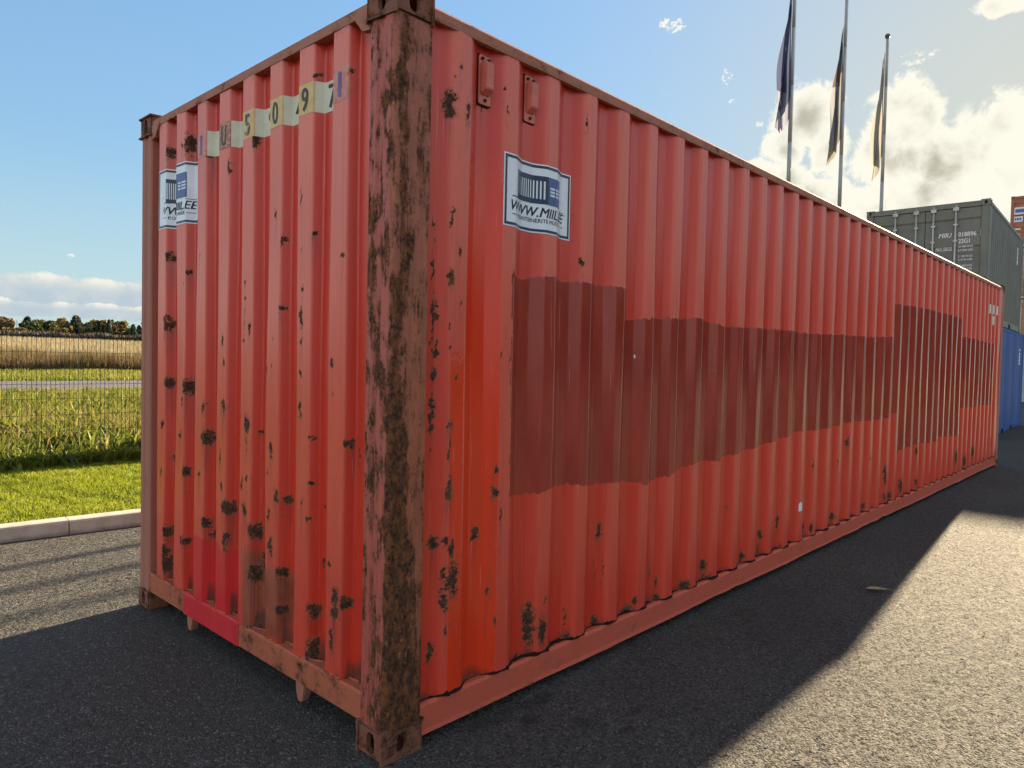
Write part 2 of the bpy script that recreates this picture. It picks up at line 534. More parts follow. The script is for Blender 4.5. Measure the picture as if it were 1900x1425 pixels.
def ground_mat():
    m, n = new_mat('field_ground')
    pos = n.node('ShaderNodeNewGeometry').outputs['Position']
    x, y, z = n.sep(pos)
    a = n.noise(pos, 1.7, 6, 0.6)
    b = n.noise(pos, 14, 5, 0.65)
    lawn = n.mix(n.step(b, 0.3, 0.7), (0.045, 0.05, 0.008), (0.10, 0.105, 0.014))
    lawn = n.mix(n.mul(n.step(a, 0.5, 0.72), 0.5), lawn, (0.13, 0.115, 0.035))
    tan = n.mix(n.step(a, 0.3, 0.7), (0.20, 0.15, 0.075), (0.29, 0.225, 0.12))
    weeds = n.mix(n.step(b, 0.4, 0.65), (0.035, 0.040, 0.012), (0.12, 0.095, 0.04))
    yy = n.add(y, n.mul(n.sub(a, 0.5), 3.0))
    c = n.mix(n.step(y, 8.0, 8.6), lawn, weeds)
    c = n.mix(n.step(yy, 17.5, 20), c, lawn)
    c = n.mix(n.step(yy, 49.0, 51.5), c, tan)
    nrm = bump(n, b, 0.6, 0.05)
    finish(n, bsdf(n, c, 0.95, 0.1, 0.0, nrm))
    return m


xs = [-700, -300, -120, -60, -30, -15, -8, -4, 0, 4, 8, 12, 16, 24, 40, 70, 110, 160, 240, 400, 900]
ys = [-500, -100, 0, 7.90, 7.96, 10, 12, 18, 26, 36, 46, 60, 80, 110, 150, 200, 290, 500, 1600]
V = np.array([(x, y, ground_z(y)) for y in ys for x in xs])
nx = len(xs)
F = np.array([(j * nx + i, j * nx + i + 1, (j + 1) * nx + i + 1, (j + 1) * nx + i) for j in range(len(ys) - 1) for i in range(nx - 1)])
tag(from_np('ground', V, F, ground_mat()), kind='structure')


def asphalt_mat(name, base, stains=False, scale=1.0):
    m, n = new_mat(name)
    pos = n.node('ShaderNodeNewGeometry').outputs['Position']
    vor = n.node('ShaderNodeTexVoronoi', {'Vector': pos, 'Scale': 120.0 * scale, 'Randomness': 1.0})
    cell = n.sep(vor.outputs['Color'])[0]
    v2 = n.node('ShaderNodeTexVoronoi', {'Vector': pos, 'Scale': 240.0 * scale})
    med = n.noise(pos, 24 * scale, 4, 0.6)
    big = n.noise(pos, 0.55, 5, 0.6)
    c = n.mix(n.step(cell, 0.1, 0.95), tuple(v * 0.55 for v in base), tuple(v * 1.5 for v in base))
    c = n.mix(n.step(n.sep(vor.outputs['Color'])[1], 0.93, 0.97), c, tuple(min(1, v * 2.6) for v in base))
    c = n.mix(n.mul(n.step(big, 0.35, 0.70), 0.5), c, n.mix(1.0, c, (0.62, 0.62, 0.64), 'MULTIPLY'))
    c = n.mix(n.mul(n.step(med, 0.55, 0.75), 0.35), c, n.mix(1.0, c, (0.5, 0.5, 0.5), 'MULTIPLY'))
    if stains:
        x, y, z = n.sep(pos)
        warp = n.mul(n.sub(n.noise(pos, 9, 4, 0.6), 0.5), 1.3)
        tot = 0.0
        for sx, sy, rx, ry in ((0.797, -0.319, 0.055, 0.045), (0.88, -0.49, 0.05, 0.03), (0.66, -0.15, 0.06, 0.04), (0.80, -0.06, 0.12, 0.045), (1.05, -0.42, 0.04, 0.03), (0.55, -0.03, 0.2, 0.05)):
            u = n.mul(n.sub(x, sx), 1 / rx)
            v = n.mul(n.sub(y, sy), 1 / ry)
            d = n.m('SQRT', n.add(n.mul(u, u), n.mul(v, v)))
            tot = n.mx(tot, n.step(n.add(d, warp), 1.3, 0.5))
        c = n.mix(n.mul(tot, 0.45), c, (0.012, 0.012, 0.013))
        pale = 0.0
        for sx, sy, rx, ry in ((-0.633, 1.222, 0.02, 0.06), (-0.465, 0.50, 0.03, 0.05), (-0.75, 1.9, 0.02, 0.05)):
            u = n.mul(n.sub(x, sx), 1 / rx)
            v = n.mul(n.sub(y, sy), 1 / ry)
            pale = n.mx(pale, n.step(n.add(n.m('SQRT', n.add(n.mul(u, u), n.mul(v, v))), warp), 1.1, 0.4))
        c = n.mix(n.mul(pale, 0.15), c, (0.25, 0.26, 0.28))
    h = n.add(n.add(n.mul(vor.outputs['Distance'], -1.2), n.mul(v2.outputs['Distance'], -0.35)), n.mul(med, 0.9))
    nrm = bump(n, h, 0.9, 0.009)
    def vop(op, a, b):
        q = n.t.nodes.new('ShaderNodeVectorMath')
        q.operation = op
        n.put(q.inputs[0], a)
        n.put(q.inputs[1], b)
        return q.outputs[0]
    v3 = n.node('ShaderNodeTexVoronoi', {'Vector': pos, 'Scale': 46.0 * scale})
    facet = vop('MULTIPLY', vop('SUBTRACT', vor.outputs['Color'], (0.5, 0.5, 0.5)), (0.95, 0.95, 0.0))
    facet = vop('ADD', facet, vop('MULTIPLY', vop('SUBTRACT', v3.outputs['Color'], (0.5, 0.5, 0.5)), (0.45, 0.45, 0.0)))
    nrm = vop('NORMALIZE', vop('ADD', nrm, facet), (0, 0, 0))
    finish(n, bsdf(n, c, n.mixf(cell, 0.80, 0.95), 0.18, 0.0, nrm))
    return m


def sheet(name, pts, z, mat):
    bm = bmesh.new()
    vs = [bm.verts.new((x, y, z)) for x, y in pts]
    bm.faces.new(vs)
    return from_bm(name, bm, mat)


KA = R(-4.5)                                      # the kerb runs a little off the container's axis
KX = lambda s, off=0.0: (0.22 + s * math.cos(KA) - off * math.sin(KA), 4.565 + s * math.sin(KA) + off * math.cos(KA))
p0, p1 = KX(-40, 0.02), KX(15, 0.02)
tag(sheet('asphalt_yard', [(-120, -200), (160, -200), (160, 7.93), (p1[0], 7.93), p1, p0, (-40, 7.93), (-120, 7.93)], 0.0, asphalt_mat('yard_asphalt', (0.074, 0.070, 0.064), True)), kind='structure')
q0, q1 = KX(-40, 0.14), KX(15, 0.14)
tag(sheet('lawn', [q0, q1, (q1[0], 7.99), (q0[0], 7.99)], 0.105, bpy.data.materials['field_ground']), kind='structure')
tag(sheet('road', [(-500, 26.3), (600, 26.3), (600, 36.8), (-500, 36.8)], 0.104, asphalt_mat('road_asphalt', (0.135, 0.125, 0.128), False, 0.5)), kind='structure')

M['concrete'] = None
m, n = new_mat('kerb_concrete')
pos = n.node('ShaderNodeNewGeometry').outputs['Position']
a = n.noise(pos, 7, 5, 0.6)
b = n.noise(pos, 160, 3, 0.6)
c = n.mix(n.step(a, 0.3, 0.7), (0.41, 0.375, 0.305), (0.53, 0.49, 0.41))
c = n.mix(n.mul(n.step(b, 0.5, 0.7), 0.35), c, (0.22, 0.205, 0.19))
zz = n.sep(pos)[2]
c = n.mix(n.mul(n.step(n.add(zz, n.mul(n.sub(a, 0.5), 0.06)), 0.05, 0.0), 0.6), c, (0.12, 0.11, 0.10))
finish(n, bsdf(n, c, 0.9, 0.2, 0.0, bump(n, n.add(n.mul(b, 0.5), a), 0.3, 0.004)))
M['concrete'] = m
kerb = tag(empty('kerb', (*KX(0), 0)), kind='structure')
kerb.rotation_euler = (0, 0, KA)
bm = bmesh.new()
add_prism(bm, [(0.0, -0.05), (0.15, -0.05), (0.15, 0.122), (0.022, 0.122), (0.006, 0.116), (0.0, 0.102)], 0, 0.004, 0.996)
k0 = from_bm('kerb_stone', bm, M['concrete'], kerb)
k0.location = (-12.01, 0, 0)
for i in range(1, 27):
    k = k0.copy()
    col.objects.link(k)
    k.parent = kerb
    k.location = (-12.01 + i, random.uniform(-0.004, 0.004), random.uniform(-0.004, 0.003))
    k.rotation_euler = (0, 0, random.uniform(-0.003, 0.003))

# ------------------------------------------------------------------ the red container
L, W, H = 12.192, 2.438, 2.896


def casting_mesh(name, sx, sy, sz, end_x, end_y, top):
    """hollow corner casting; end_x/end_y = -1/+1 say which sides are outward and carry the oval holes"""
    bm = bmesh.new()
    t = 0.020
    lo, hi = Vector((0, 0, 0)), Vector((sx, sy, sz))

    def oval(cx, cy, rx, ry, n=14):
        out = []
        for i in range(n):
            a = 2 * math.pi * i / n
            ca, sa = math.cos(a), math.sin(a)
            p = 2.0 / 2.6
            out.append((cx + rx * math.copysign(abs(ca) ** p, ca), cy + ry * math.copysign(abs(sa) ** p, sa)))
        return out

    def ring(ax, pos, u0, u1, v0, v1, hole):
        o = [ax_i for ax_i in range(3) if ax_i != ax]

        def P(u, v):
            q = [0, 0, 0]
            q[ax] = pos
            q[o[0]] = u
            q[o[1]] = v
            return bm.verts.new(q)
        rect = [P(*p) for p in ((u0, v0), (u1, v0), (u1, v1), (u0, v1))]
        if not hole:
            bm.faces.new(rect)
            return None
        hv = [P(u, v) for u, v in hole]
        es = [bm.edges.new((a[i], a[(i + 1) % len(a)])) for a in (rect, hv) for i in range(len(a))]
        bmesh.ops.triangle_fill(bm, edges=es, use_beauty=True)
        return hv
    dims = (sx, sy, sz)
    for ax in range(3):
        o = [i for i in range(3) if i != ax]
        for side in (0, 1):
            want = {0: (end_x > 0) == bool(side), 1: (end_y > 0) == bool(side), 2: top == bool(side)}[ax]
            hole = None
            if want:
                cu, cv = dims[o[0]] / 2, dims[o[1]] / 2
                if ax == 2:
                    hole = oval(cu, cv, 0.052, 0.030)
                else:
                    hole = oval(cu, cv, 0.026, 0.041)
            a = ring(ax, dims[ax] * side, 0, dims[o[0]], 0, dims[o[1]], hole)
            ip = dims[ax] - t if side else t
            b = ring(ax, ip, t, dims[o[0]] - t, t, dims[o[1]] - t, hole)
            if a and b:
                for i in range(len(a)):
                    bm.faces.new((a[i], a[(i + 1) % len(a)], b[(i + 1) % len(a)], b[i]))
    bmesh.ops.remove_doubles(bm, verts=bm.verts, dist=1e-5)
    bm.edges.ensure_lookup_table()
    es = []
    for e in bm.edges:
        if len(e.link_faces) == 2 and abs(e.link_faces[0].normal.dot(e.link_faces[1].normal)) < 0.2:
            a, b = e.verts[0].co, e.verts[1].co
            k = sum(1 for i in range(3) if (abs(a[i]) < 1e-5 and abs(b[i]) < 1e-5) or (abs(a[i] - dims[i]) < 1e-5 and abs(b[i] - dims[i]) < 1e-5))
            if k >= 2:
                es.append(e)
    bmesh.ops.bevel(bm, geom=es, offset=0.009, segments=2, affect='EDGES', clamp_overlap=True)
    bmesh.ops.recalc_face_normals(bm, faces=bm.faces)
    me = bpy.data.meshes.new(name)
    bm.to_mesh(me)
    bm.free()
    return me


CASTINGS = {}


def castings(parent, Lc, Wc, Hc, mat):
    for ex in (-1, 1):
        for ey in (-1, 1):
            for top in (False, True):
                key = (ex, ey, top, mat.name)
                if key not in CASTINGS:
                    CASTINGS[key] = casting_mesh('corner_casting', 0.178, 0.162, 0.118, ex, ey, top)
                    CASTINGS[key].materials.append(mat)
                o = bpy.data.objects.new('corner_casting', CASTINGS[key])
                col.objects.link(o)
                o.parent = parent
                o.location = (0 if ex < 0 else Lc - 0.178, 0 if ey < 0 else Wc - 0.162, Hc - 0.118 if top else 0)


class Profile:
    fold = 0.008                                   # half-width of the rounded folds

    """corrugated sheet in plan: list of (u, depth) corners, depth measured inwards"""
    def __init__(s, pts):
        s.u = np.array([p[0] for p in pts])
        s.d = np.array([p[1] for p in pts])
        s.s = np.concatenate([[0], np.cumsum(np.hypot(np.diff(s.u), np.diff(s.d)))])

    def depth(s, u): return np.interp(u, s.u, s.d)
    def arc(s, u): return np.interp(u, s.u, s.s)
    def at_arc(s, a): return np.interp(a, s.s, s.u), np.interp(a, s.s, s.d)


def side_profile(x0, x1, first, pitch=0.28, flat=0.072, slope=0.068, dep=0.036, start=None):
    pts = [(x0, 0.0)] if start is None else list(start)
    e = first
    while e + slope * 2 + 0.14 < x1 + 0.01:
        pts += [(e - flat, 0.0), (e, 0.0), (e + slope, dep), (e + slope + 0.072, dep)]
        e += pitch
    pts += [(e - flat, 0.0), (x1, 0.0)]
    out = [p for i, p in enumerate(pts) if i == 0 or p[0] > pts[i - 1][0] + 1e-6]
    return Profile(out)


# long side: measured ridge ends every 0.28 m starting at 0.387
SP = side_profile(0.172, 12.02, 0.387, start=[(0.172, 0.030), (0.247, 0.030)])
# short end, u counted from the far post towards the near one (y = 2.276 - u)
pts = [(0.0, 0.0456), (0.068, 0.0456)]
for k in range(8):
    a = 0.088 + 0.2533 * k
    pts += [(a, 0.0), (a + 0.110, 0.0), (a + 0.130, 0.0456), (min(a + 0.2333, 2.1279), 0.0456)]
pts[-1] = (2.128, 0.0456)
EP = Profile(pts)
EP.fold = 0.0035
SIDE_Y, END_X = 0.009, 0.011                      # where the outer flats of the two sheets stand
END_RUST, SIDE_RUST, DARK_PAINT = [], [], []
END_RUST =  [(2.068,2.063,0.039,0.025),(1.819,1.964,0.021,0.022),(1.855,1.893,0.013,0.008),(2.084,1.711,0.035,0.025),(2.072,1.68,0.04,0.032),(2.097,1.617,0.017,0.023),(2.073,1.357,0.074,0.034),(1.814,1.347,0.062,0.046),(1.854,1.262,0.016,0.029),(2.113,1.118,0.029,0.033),(1.873,1.077,0.027,0.027),(1.588,1.245,0.034,0.034),(1.574,1.089,0.053,0.047),(2.045,0.928,0.022,0.025),(2.123,0.844,0.027,0.028),(1.827,0.88,0.027,0.027),(1.624,0.889,0.02,0.026),(1.569,0.649,0.034,0.028),(2.058,0.514,0.039,0.037),(1.367,1.593,0.022,0.032),(1.346,1.477,0.018,0.024),(1.347,1.26,0.04,0.043),(1.377,1.002,0.018,0.041),(1.359,0.866,0.022,0.033),(1.311,0.765,0.052,0.036),(1.346,0.759,0.031,0.027),(1.148,1.868,0.012,0.021),(1.14,1.785,0.01,0.017),(1.147,1.718,0.01,0.015),(1.15,1.66,0.008,0.027),(1.097,1.642,0.018,0.033),(1.149,1.602,0.01,0.012),(1.109,1.192,0.036,0.041),(1.114,1.118,0.01,0.019),(1.111,1.065,0.014,0.019),(1.108,0.939,0.02,0.025),(1.149,0.909,0.01,0.035),(1.121,0.781,0.033,0.035),(1.056,0.691,0.063,0.042),(0.918,1.448,0.017,0.037),(0.811,1.727,0.016,0.023),(0.875,1.478,0.011,0.011),(0.859,1.6,0.007,0.008),(1.036,1.163,0.017,0.013),(1.061,0.939,0.008,0.008),(0.87,1.099,0.024,0.044),(0.895,0.999,0.009,0.024),(0.832,0.889,0.033,0.033),(0.784,0.875,0.031,0.021),(0.891,0.795,0.017,0.033),(0.636,1.677,0.018,0.054),(0.623,1.806,0.015,0.017),(0.634,1.586,0.013,0.021),(0.634,1.447,0.013,0.017),(0.637,1.294,0.018,0.045),(0.56,0.986,0.016,0.019),(0.617,0.894,0.021,0.023),(0.562,0.831,0.014,0.014),(0.392,1.499,0.012,0.021),(0.382,1.369,0.007,0.008),(0.297,1.184,0.018,0.021),(0.268,1.14,0.012,0.03),(0.553,1.169,0.008,0.009),(0.498,0.892,0.009,0.013),(1.645,2.03,0.01,0.025),(0.638,1.971,0.008,0.014),(0.327,1.92,0.013,0.013),(1.531,0.587,0.065,0.025),(1.325,0.626,0.04,0.022),(2.075,0.333,0.039,0.079),(2.063,0.514,0.044,0.031),(1.333,0.59,0.035,0.04),(0.87,0.655,0.036,0.047),(0.546,0.443,0.046,0.033),(0.346,0.556,0.037,0.056),(0.345,0.491,0.045,0.048),(0.371,0.37,0.023,0.049),(0.296,0.539,0.022,0.028),(0.551,0.271,0.034,0.05),(0.8,0.376,0.061,0.016),(1.055,0.482,0.095,0.019),(2.076,0.396,0.034,0.045),(2.36,0.177,0.06,0.035),(1.572,0.648,0.033,0.025),(0.571,0.832,0.016,0.017),(0.554,0.16,0.078,0.01),(0.274,0.2,0.04,0.019),(0.795,0.166,0.068,0.018),(1.053,0.206,0.095,0.022),(0.503,0.643,0.015,0.025),(0.392,0.667,0.012,0.024),(1.831,0.501,0.036,0.026),(0.804,0.548,0.052,0.011),(1.012,0.545,0.029,0.055),(1.817,2.647,0.039,0.055),(2.072,2.641,0.034,0.038),(1.56,2.543,0.04,0.024),(1.064,2.513,0.017,0.035),(1.332,2.437,0.026,0.037),(0.642,2.182,0.011,0.044),(0.558,2.028,0.019,0.019),(0.811,2.031,0.012,0.031),(0.551,2.69,0.013,0.014),(0.298,2.639,0.014,0.013),(1.868,2.648,0.032,0.019),(0.861,2.151,0.015,0.023)]
SIDE_RUST = [(0.239,1.734,0.027,0.037),(0.237,1.684,0.013,0.037),(0.257,1.688,0.015,0.012),(0.232,1.609,0.013,0.073),(0.251,1.553,0.021,0.037),(0.242,1.466,0.026,0.031),(0.229,1.919,0.007,0.109),(0.305,1.847,0.025,0.031),(0.341,1.958,0.012,0.02),(0.311,2.113,0.007,0.012),(0.305,2.063,0.012,0.025),(0.358,1.754,0.01,0.013),(0.308,1.656,0.007,0.01),(0.31,1.574,0.008,0.013),(0.349,1.451,0.024,0.014),(0.597,1.546,0.01,0.014),(0.668,1.901,0.012,0.014),(0.241,1.352,0.027,0.029),(0.235,1.277,0.025,0.059),(0.231,1.165,0.01,0.022),(0.312,1.257,0.02,0.024),(0.314,1.162,0.007,0.076),(0.317,1.025,0.018,0.034),(0.312,0.972,0.03,0.028),(0.252,0.793,0.041,0.03),(0.3,0.779,0.018,0.023),(0.329,0.748,0.023,0.046),(0.338,0.631,0.045,0.078),(0.292,0.661,0.022,0.026),(0.301,0.553,0.024,0.038),(0.31,0.429,0.016,0.023),(0.243,0.384,0.019,0.015),(0.493,0.788,0.037,0.027),(0.583,1.06,0.016,0.021),(0.581,0.954,0.023,0.031),(0.611,0.854,0.014,0.05),(0.607,0.71,0.014,0.01),(0.609,1.311,0.009,0.018),(0.558,0.541,0.021,0.015),(0.45,0.552,0.007,0.04),(0.6,0.395,0.007,0.017),(0.239,0.984,0.008,0.018),(0.244,0.359,0.027,0.04),(0.286,0.652,0.019,0.024),(0.288,0.555,0.013,0.048),(0.285,2.537,0.04,0.038),(0.285,2.492,0.04,0.032),(0.301,2.63,0.024,0.011),(0.328,2.675,0.018,0.019),(0.373,2.512,0.02,0.059),(0.307,2.086,0.014,0.039),(0.342,1.959,0.014,0.024),(0.233,2.026,0.007,0.057),(0.486,2.567,0.019,0.011),(0.589,2.667,0.007,0.008),(0.603,2.587,0.016,0.008),(1.155,2.665,0.007,0.047),(1.098,2.217,0.007,0.008),(0.626,1.662,0.007,0.014),(0.598,1.546,0.011,0.017),(0.606,1.308,0.011,0.017),(0.647,1.53,0.009,0.016),(1.143,2.001,0.017,0.026),(0.831,0.353,0.044,0.064),(0.833,0.27,0.044,0.055),(0.911,0.274,0.043,0.075),(0.928,0.401,0.012,0.057),(1.106,0.284,0.015,0.039),(1.374,0.649,0.024,0.045),(1.404,0.441,0.007,0.072),(1.352,0.488,0.007,0.081),(1.108,0.177,0.061,0.014),(1.356,0.189,0.076,0.023),(1.697,0.219,0.027,0.029),(1.635,0.161,0.113,0.011),(1.943,0.168,0.085,0.016),(1.934,0.273,0.017,0.046),(1.873,0.353,0.012,0.068),(2.486,0.255,0.056,0.055),(2.736,0.284,0.038,0.01),(3.045,0.214,0.067,0.055),(3.333,0.318,0.053,0.034),(3.311,0.236,0.046,0.051),(3.616,0.361,0.036,0.089),(4.134,0.25,0.057,0.032),(2.788,0.586,0.011,0.031),(2.516,0.164,0.104,0.013),(2.24,0.18,0.118,0.01),(0.569,0.598,0.012,0.008),(0.561,0.542,0.014,0.017),(0.593,0.392,0.007,0.035),(0.764,0.175,0.053,0.018),(5.05,0.861,0.053,0.073),(6.185,0.455,0.055,0.125),(6.183,0.249,0.11,0.05),(6.416,0.227,0.071,0.064),(6.744,0.289,0.077,0.11),(7.324,0.27,0.086,0.07),(5.575,0.224,0.119,0.031),(4.746,0.247,0.118,0.053),(4.136,0.252,0.05,0.065),(4.226,0.235,0.044,0.057),(9.267,0.383,0.071,0.11),(9.814,0.28,0.077,0.114),(10.361,0.378,0.083,0.118),(11.581,0.414,0.099,0.129),(12.051,0.216,0.174,0.2),(4.225,0.754,0.022,0.05),(4.786,0.722,0.025,0.035),(5.654,0.685,0.025,0.059),(7.302,0.615,0.051,0.069)]
DARK_PAINT = [(0.655,1.902),(0.684,1.892),(0.755,1.892),(0.935,1.915),(1.036,1.904),(1.227,1.915),(1.427,1.914),(1.542,1.91),(1.558,1.75),(1.705,1.766),(1.966,1.787),(2.148,1.79),(2.311,1.808),(2.635,1.769),(3.081,1.784),(3.748,1.794),(4.031,1.784),(4.81,1.808),(5.645,1.821),(6.264,1.849),(6.254,2.186),(7.424,2.215),(9.386,2.216),(9.371,1.978),(11.574,1.951),(11.622,1.016),(9.37,1.022),(9.378,0.66),(8.326,0.707),(8.04,0.645),(7.483,0.695),(6.494,0.661),(6.475,1.07),(6.266,1.047),(6.065,1.019),(5.103,1.041),(4.41,1.01),(3.936,1.026),(3.554,0.988),(3.209,0.96),(2.865,0.938),(2.61,0.913),(2.37,0.933),(1.996,0.876),(1.771,0.854),(1.56,0.898),(1.276,0.905),(1.102,0.929),(0.941,0.927),(0.809,0.913),(0.667,0.924)]
FRESH_END = [(1.805, 0.538), (1.655, 0.566), (1.535, 0.557), (1.398, 0.573), (1.376, 0.542), (1.165, 0.574), (1.161, 0.10), (1.799, 0.10)]
BROWN_END = [(1.161, 0.60), (0.989, 0.634), (0.913, 0.566), (0.806, 0.57), (0.653, 0.585), (0.664, 0.356), (0.798, 0.20), (1.157, 0.18)]


def sdf_poly(U, Z, poly):
    """signed distance to a polygon, positive inside"""
    P = np.array(poly)
    d = np.full(U.shape, 1e9)
    inside = np.zeros(U.shape, bool)
    n = len(P)
    for i in range(n):
        a, b = P[i], P[(i + 1) % n]
        e = b - a
        wx, wz = U - a[0], Z - a[1]
        t = np.clip((wx * e[0] + wz * e[1]) / (e @ e), 0, 1)
        d = np.minimum(d, (wx - e[0] * t) ** 2 + (wz - e[1] * t) ** 2)
        c = (a[1] > Z) != (b[1] > Z)
        if e[1] != 0:
            inside ^= c & (U < a[0] + (Z - a[1]) * e[0] / e[1])
    d = np.sqrt(d)
    return np.where(inside, d, -d)


def vnoise(U, Z, f, seed):
    """plain value noise in [-1, 1]"""
    t = np.random.RandomState(seed).uniform(-1, 1, (256, 256))
    a, b = U * f + 1000, Z * f + 1000
    i, j = np.floor(a).astype(int), np.floor(b).astype(int)
    p, q = a - i, b - j
    p, q = p * p * (3 - 2 * p), q * q * (3 - 2 * q)
    g = lambda x, y: t[x % 256, y % 256]
    return (g(i, j) * (1 - p) + g(i + 1, j) * p) * (1 - q) + (g(i, j + 1) * (1 - p) + g(i + 1, j + 1) * p) * q


def rust_fields(U, Z, blobs):
    U = U + 0.010 * vnoise(U, Z, 55, 1) + 0.004 * vnoise(U, Z, 130, 2)
    Z = Z + 0.014 * vnoise(U, Z, 50, 3) + 0.005 * vnoise(U, Z, 120, 4)
    rust = np.zeros_like(U)
    streak = np.zeros_like(U)
    for x, z, rx, rz in blobs:
        if rz < 0.6 * rx:                                            # keep chips upright, not smeared sideways
            rx, rz = 0.6 * rx, max(rz, 0.45 * rx)
        rx *= 0.66 if x < 2.6 else 0.46
        rz *= 0.98 if x < 2.6 else 0.8
        dx = (U - x) / rx
        d = np.sqrt(dx ** 2 + ((Z - z) / rz) ** 2)
        rust = np.maximum(rust, np.clip(0.90 - 0.44 * d, 0, 0.72))
        below = z - Z
        ln = 0.14 + 4.0 * max(rx, 0.012)
        s = np.exp(-(dx / 0.75) ** 2) * np.clip(1 - below / ln, 0, 1) * (below > -rz * 0.5)
        streak = np.maximum(streak, s * min(1.0, 0.35 + rx * 22))
    return rust, streak


def dents(U, Z, amp=0.0034):
    """gentle oil-canning of old sheet metal"""
    rs = np.random.RandomState(9)
    D = 0.0 * U
    for _ in range(7):
        fu, fz, ph, q = rs.uniform(1.5, 16), rs.uniform(0.7, 3.4), rs.uniform(0, 6.3), rs.uniform(0, 6.3)
        D = D + amp * 0.5 * np.sin(fu * U + ph + 0.6 * np.sin(2.1 * Z)) * np.sin(fz * Z + q)
    return D


def grid_sheet(name, prof, z0, z1, du_fn, dz_fn, place, fields, mat, parent, dent=0.0034, fine=True):
    us = [prof.u[0]]
    for a, b in zip(prof.u[:-1], prof.u[1:]):
        k = max(1, int(math.ceil((b - a) / du_fn(a))))
        us += [a + (b - a) * (i + 1) / k for i in range(k)]
    if fine:                                                         # close columns round every fold so that its radius is really there
        us += [c + o for c in prof.u[1:-1] for o in np.array([-1.3, -0.9, -0.45, 0.45, 0.9, 1.3]) * prof.fold]
    us = np.unique(np.round(us, 4))
    us = us[(us >= prof.u[0]) & (us <= prof.u[-1])]
    zs = [z0]
    while zs[-1] < z1 - 1e-6:
        zs.append(min(z1, zs[-1] + dz_fn(zs[-1])))
    zs = np.array(zs)
    U, Z = np.meshgrid(us, zs)
    U, Z = U.ravel(), Z.ravel()
    # folds of pressed sheet have a radius: average the profile over a small window
    D = np.mean([prof.depth(U + o) for o in np.linspace(-prof.fold, prof.fold, 9)], axis=0)
    D = D + dents(U, Z, dent)
    V = place(U, D, Z)
    nu = len(us)
    nz = len(zs)
    idx = np.arange(nu * nz).reshape(nz, nu)
    F = np.stack([idx[:-1, :-1].ravel(), idx[:-1, 1:].ravel(), idx[1:, 1:].ravel(), idx[1:, :-1].ravel()], 1)
    o = from_np(name, V, F, mat, parent, fields(U, D, Z), smooth=True)
    return o


red = empty('shipping_container', (0, 0, 0))
tag(red, 'long rusty red shipping container with dark painted-over band on its side', 'shipping container')


def side_fields(U, D, Z):
    rust, streak = rust_fields(U, Z, SIDE_RUST)
    dark = sdf_poly(U, Z, DARK_PAINT)
    fresh = np.maximum(np.minimum(np.minimum(U - 0.393, 0.594 - U), (2.35 - Z) * 0.02), np.minimum(np.minimum(U - 0.313, 0.386 - U), (1.55 - Z) * 0.03))
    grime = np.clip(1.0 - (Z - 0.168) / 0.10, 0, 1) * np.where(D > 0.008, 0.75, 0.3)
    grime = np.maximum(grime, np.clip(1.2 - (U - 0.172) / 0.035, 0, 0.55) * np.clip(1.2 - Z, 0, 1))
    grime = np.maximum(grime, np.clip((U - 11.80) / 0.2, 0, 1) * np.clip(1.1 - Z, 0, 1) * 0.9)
    z = np.zeros_like(U)
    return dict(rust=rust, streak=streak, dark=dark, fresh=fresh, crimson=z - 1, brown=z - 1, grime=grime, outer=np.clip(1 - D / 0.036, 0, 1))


def end_fields(U, D, Z):
    y = 2.276 - U
    rust, streak = rust_fields(y, Z, END_RUST)
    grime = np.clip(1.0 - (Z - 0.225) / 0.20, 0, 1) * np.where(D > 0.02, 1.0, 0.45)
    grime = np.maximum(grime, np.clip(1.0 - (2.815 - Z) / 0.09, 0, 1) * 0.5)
    z = np.zeros_like(U)
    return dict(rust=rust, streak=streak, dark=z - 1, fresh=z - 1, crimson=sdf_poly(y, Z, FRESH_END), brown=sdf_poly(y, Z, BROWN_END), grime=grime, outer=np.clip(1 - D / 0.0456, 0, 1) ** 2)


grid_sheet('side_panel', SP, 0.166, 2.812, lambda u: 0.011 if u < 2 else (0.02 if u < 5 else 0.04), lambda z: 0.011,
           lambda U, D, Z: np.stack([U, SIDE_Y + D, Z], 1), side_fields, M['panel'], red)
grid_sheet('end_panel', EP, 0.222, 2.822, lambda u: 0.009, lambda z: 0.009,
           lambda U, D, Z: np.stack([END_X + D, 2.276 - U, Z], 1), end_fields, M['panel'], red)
# the far long side, the doors' end and the roof are only there as solid sheet
SP_PLAIN = side_profile(0.172, 12.02, 0.387)
def plain_fields(U, D, Z):
    z = np.zeros_like(U)
    return dict(rust=z, streak=z, dark=z - 1, fresh=z - 1, crimson=z - 1, brown=z - 1, grime=z)
grid_sheet('side_panel', SP_PLAIN, 0.166, 2.812, lambda u: 0.10, lambda z: 0.8, lambda U, D, Z: np.stack([U, W - SIDE_Y - D, Z], 1), plain_fields, M['panel'], red, fine=False)
RP = side_profile(0.05, 12.14, 0.40, 0.21, 0.09, 0.014, 0.02)
grid_sheet('roof_panel', RP, 0.055, 2.383, lambda u: 0.3, lambda z: 1.2, lambda U, D, Z: np.stack([U, Z, 2.872 - D], 1), plain_fields, M['panel'], red, fine=False)
for y0 in (0.165, 1.222):
    d = box('door', 12.12, 12.165, y0, y0 + 1.05, 0.20, 2.78, M['frame'], red, 0.004)
    for yb in (0.30, 0.78):
        bm = bmesh.new()
        add_tube(bm, (12.18, y0 + yb, 0.14), (12.18, y0 + yb, 2.82), 0.017)
        from_bm('locking_bar', bm, M['frame'], d, True)
castings(red, L, W, H, M['casting'])


